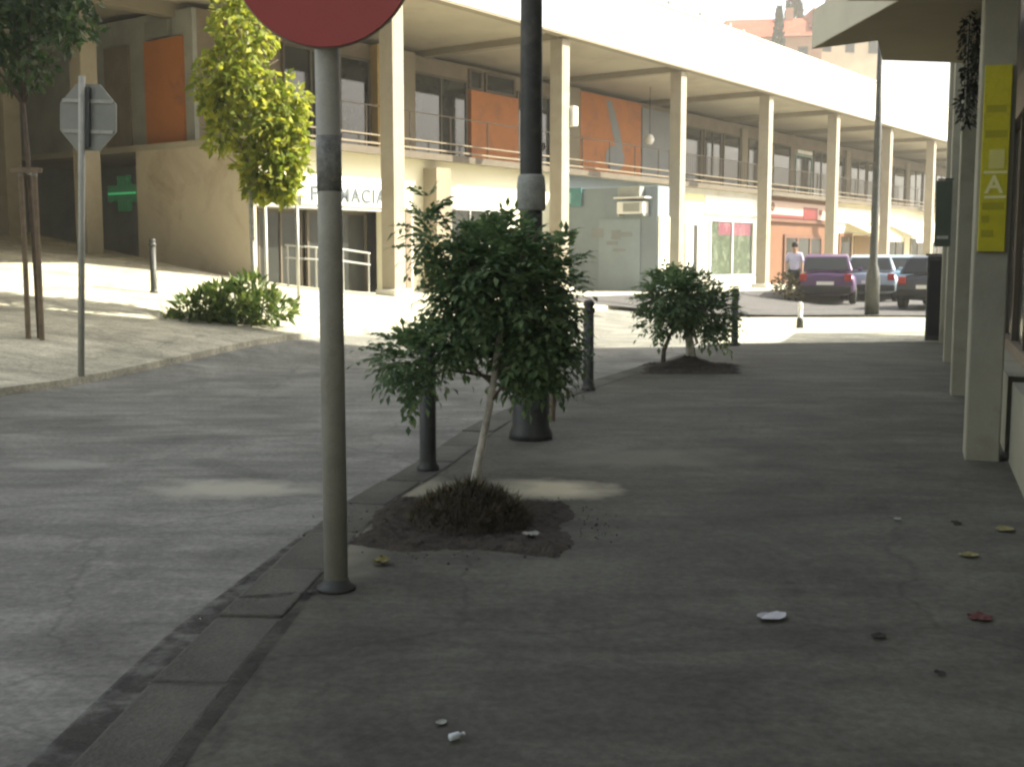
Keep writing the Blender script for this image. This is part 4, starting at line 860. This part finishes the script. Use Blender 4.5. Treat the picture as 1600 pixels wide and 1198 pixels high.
scrap('dead_leaf', 1.49, 3.88, .018, .022, M_dleaf, 'small dark leaf nearest the bottom right', 'leaf', .9, .012)
scrap('red_scrap', 1.88, 4.5, .05, .05, M_rleaf, 'dull red scrap near the right edge of the pavement', 'litter', .5, .02)
scrap('dead_leaf', -.62, 5.32, .05, .045, M_yleaf, 'yellowish weed leaf by the foot of the red sign pole', 'leaf', .9, .05)
scrap('dead_leaf', .10, 5.75, .05, .045, M_back, 'pale scrap on the dark soil right of the mound', 'litter', .4, .02, .09)
bt = empty('small_bottle', (-.17, 3.33, .066), R(35)); tag(bt, 'tiny clear plastic bottle lying at the bottom edge', 'bottle')
m_ = pm('clear_plastic', (.6, .68, .70), .15, .1, 6, 0, spec=.8)
MB().tube([(-.022, 0, 0), (-.02, 0, 0), (.01, 0, 0), (.017, 0, 0), (.024, 0, 0)], [.006, .011, .011, .005, .005], 12).build('body', m_, bt, smooth=True); MB().tube([(.0245, 0, 0), (.031, 0, 0)], .006, 10).build('cap', M_white, bt)

# ------------------------------------------------------------------ hillside and houses behind
def hz(x, y):
    d = math.hypot((x - 27) / 27, (y - 128) / 27); return -.4 + 26.0 * max(0, 1 - d*d) + .6*math.sin(x*.13)*math.cos(y*.11)*max(0, 1 - d)
tag(grid('hillside', -4, 128, 84, 216, 4, pm('scrub_hill', (.20, .18, .09), 1, .3, .2, 0, fine=2), hz), kind='structure')
M_tile = pm('roof_tile', (.28, .065, .03), .9, .2, 1.5, .1, fine=6, stain=(.34, .11, .055), stain_scale=.8); M_hw = pm('house_cream', (.50, .42, .30), .9, .08, 1, .05); M_hw2 = pm('house_pink', (.40, .24, .16), .9, .08, 1, .05)
def house(x, y, wd, dp, h, rz, lab, mat, roofh=1.8):
    z = hz(x, y) - 1.2; o = empty('hill_house', (x, y, z), rz); tag(o, lab, 'house', 'houses on the hill')
    bx('wall', (-wd/2, -dp/2, 0), (wd/2, dp/2, h + 1.2), mat, o); H = h + 1.2; e = .4
    r_ = MB(); r_.v = [(-wd/2-e, -dp/2-e, H-.1), (wd/2+e, -dp/2-e, H-.1), (wd/2+e, dp/2+e, H-.1), (-wd/2-e, dp/2+e, H-.1), (-wd/2+1.5, 0, H+roofh), (wd/2-1.5, 0, H+roofh)]
    r_.f = [(0,1,5,4), (1,2,5), (2,3,4,5), (3,0,4), (3,2,1,0)]; ro = r_.build('roof', M_tile, o)
    bx('chimney', (wd*.2, -.4, H + .6), (wd*.2 + .7, .3, H + roofh + .9), mat, ro)
    for k in range(3):
        xx = -wd/2 + wd*(k + .5)/3; w_ = bx('window', (xx - .45, -dp/2 - .05, H - 2.3), (xx + .45, -dp/2 - .003, H - 1.0), M_frame, o); bx('pane', (xx - .36, -dp/2 - .07, H - 2.2), (xx + .36, -dp/2 - .053, H - 1.1), M_glass, w_)
house(23.8, 112, 10, 7, 5.4, R(-8), 'wide terracotta roofed house farthest left above the parapet', M_hw2, 2.2)
house(30.6, 113, 7, 7, 5.6, R(12), 'terracotta roofed house in the middle of the hill group', M_hw, 2.4)
house(28.4, 107, 5, 5, 5.4, R(25), 'small low house in front of the hill group', M_hw, 1.8)
house(33.6, 118, 5, 5, 4.2, R(-15), 'pink walled house close to the canopy edge', M_hw2, 1.6)
def conifer(x, y, h, r_, lab):
    z = hz(x, y) - .5; o = empty('cypress_tree', (x, y, z)); tag(o, lab, 'tree', 'trees on the hill'); MB().tube([(0, 0, 0), (0, 0, h*.6)], [.2, .1], 6).build('trunk', M_barkd, o); m = MB()
    for _ in range(700):
        t = random.random(); a = random.uniform(0, 6.283); rr = r_*math.sin(math.pi*min(1, .12 + t*.88))**.8*random.random()**.4; leaf(m, Vector((rr*math.cos(a), rr*math.sin(a), h*(.08 + t*.9))), Vector((math.cos(a)*.4, math.sin(a)*.4, 1)), .7, .16, rdir())
    tag(m.build('crown', pm('cypress_green', (.035, .045, .03), .8, .2, 2, 0, island=.4), o), kind='stuff')
conifer(23.9, 106, 16.0, .7, 'tall slim cypress standing before the hill houses'); conifer(27.6, 116, 8.0, .8, 'small pointed tree behind the hill roofs')
pn = empty('umbrella_pine', (32.6, 124, hz(32.6, 124) - .5)); tag(pn, 'dark spreading pine above the hill roofs', 'tree'); MB().tube([(0, 0, 0), (.3, 0, 5), (.2, 0, 9)], [.25, .2, .12], 7).build('trunk', M_barkd, pn)
m = MB(); blobs_leaf([(.2, 0, 9.4, 2.2, 2.2, .9, 2), (-1.0, 0, 9.7, 1.3, 1.5, .7, 1)], 900, lambda p, v: leaf(m, p, v + rdir()*.6, .6, .16, rdir())); tag(m.build('crown', MATS['cypress_green'], pn), kind='stuff')
mast = empty('antenna_mast', (31.4, 116, hz(31.4, 116) + 4)); tag(mast, 'thin antenna mast above the hill roofs near the canopy', 'antenna'); MB().tube([(0, 0, 0), (0, 0, 9)], .12, 6).build('pole', M_post, mast); bx('crossarm', (-.8, -.04, 7.5), (.8, .04, 7.58), M_post, mast)

# ------------------------------------------------------------------ thin volume added over the street, standing in for lens glare
hb = MB().box((-405, -405, -1.5), (405, 405, 36)).build('glare_veil', bpy.data.materials.new('veil_volume')); tag(hb, kind='stuff')
hm_ = hb.active_material; hm_.use_nodes = True; hn = hm_.node_tree; hn.nodes.remove(hn.nodes['Principled BSDF'])
pv = hn.nodes.new('ShaderNodeVolumePrincipled'); pv.inputs['Color'].default_value = (.95, .95, .90, 1); pv.inputs['Density'].default_value = .0015; pv.inputs['Anisotropy'].default_value = 0
hn.links.new(pv.outputs[0], hn.nodes['Material Output'].inputs['Volume'])
sc.cycles.volume_bounces = 1
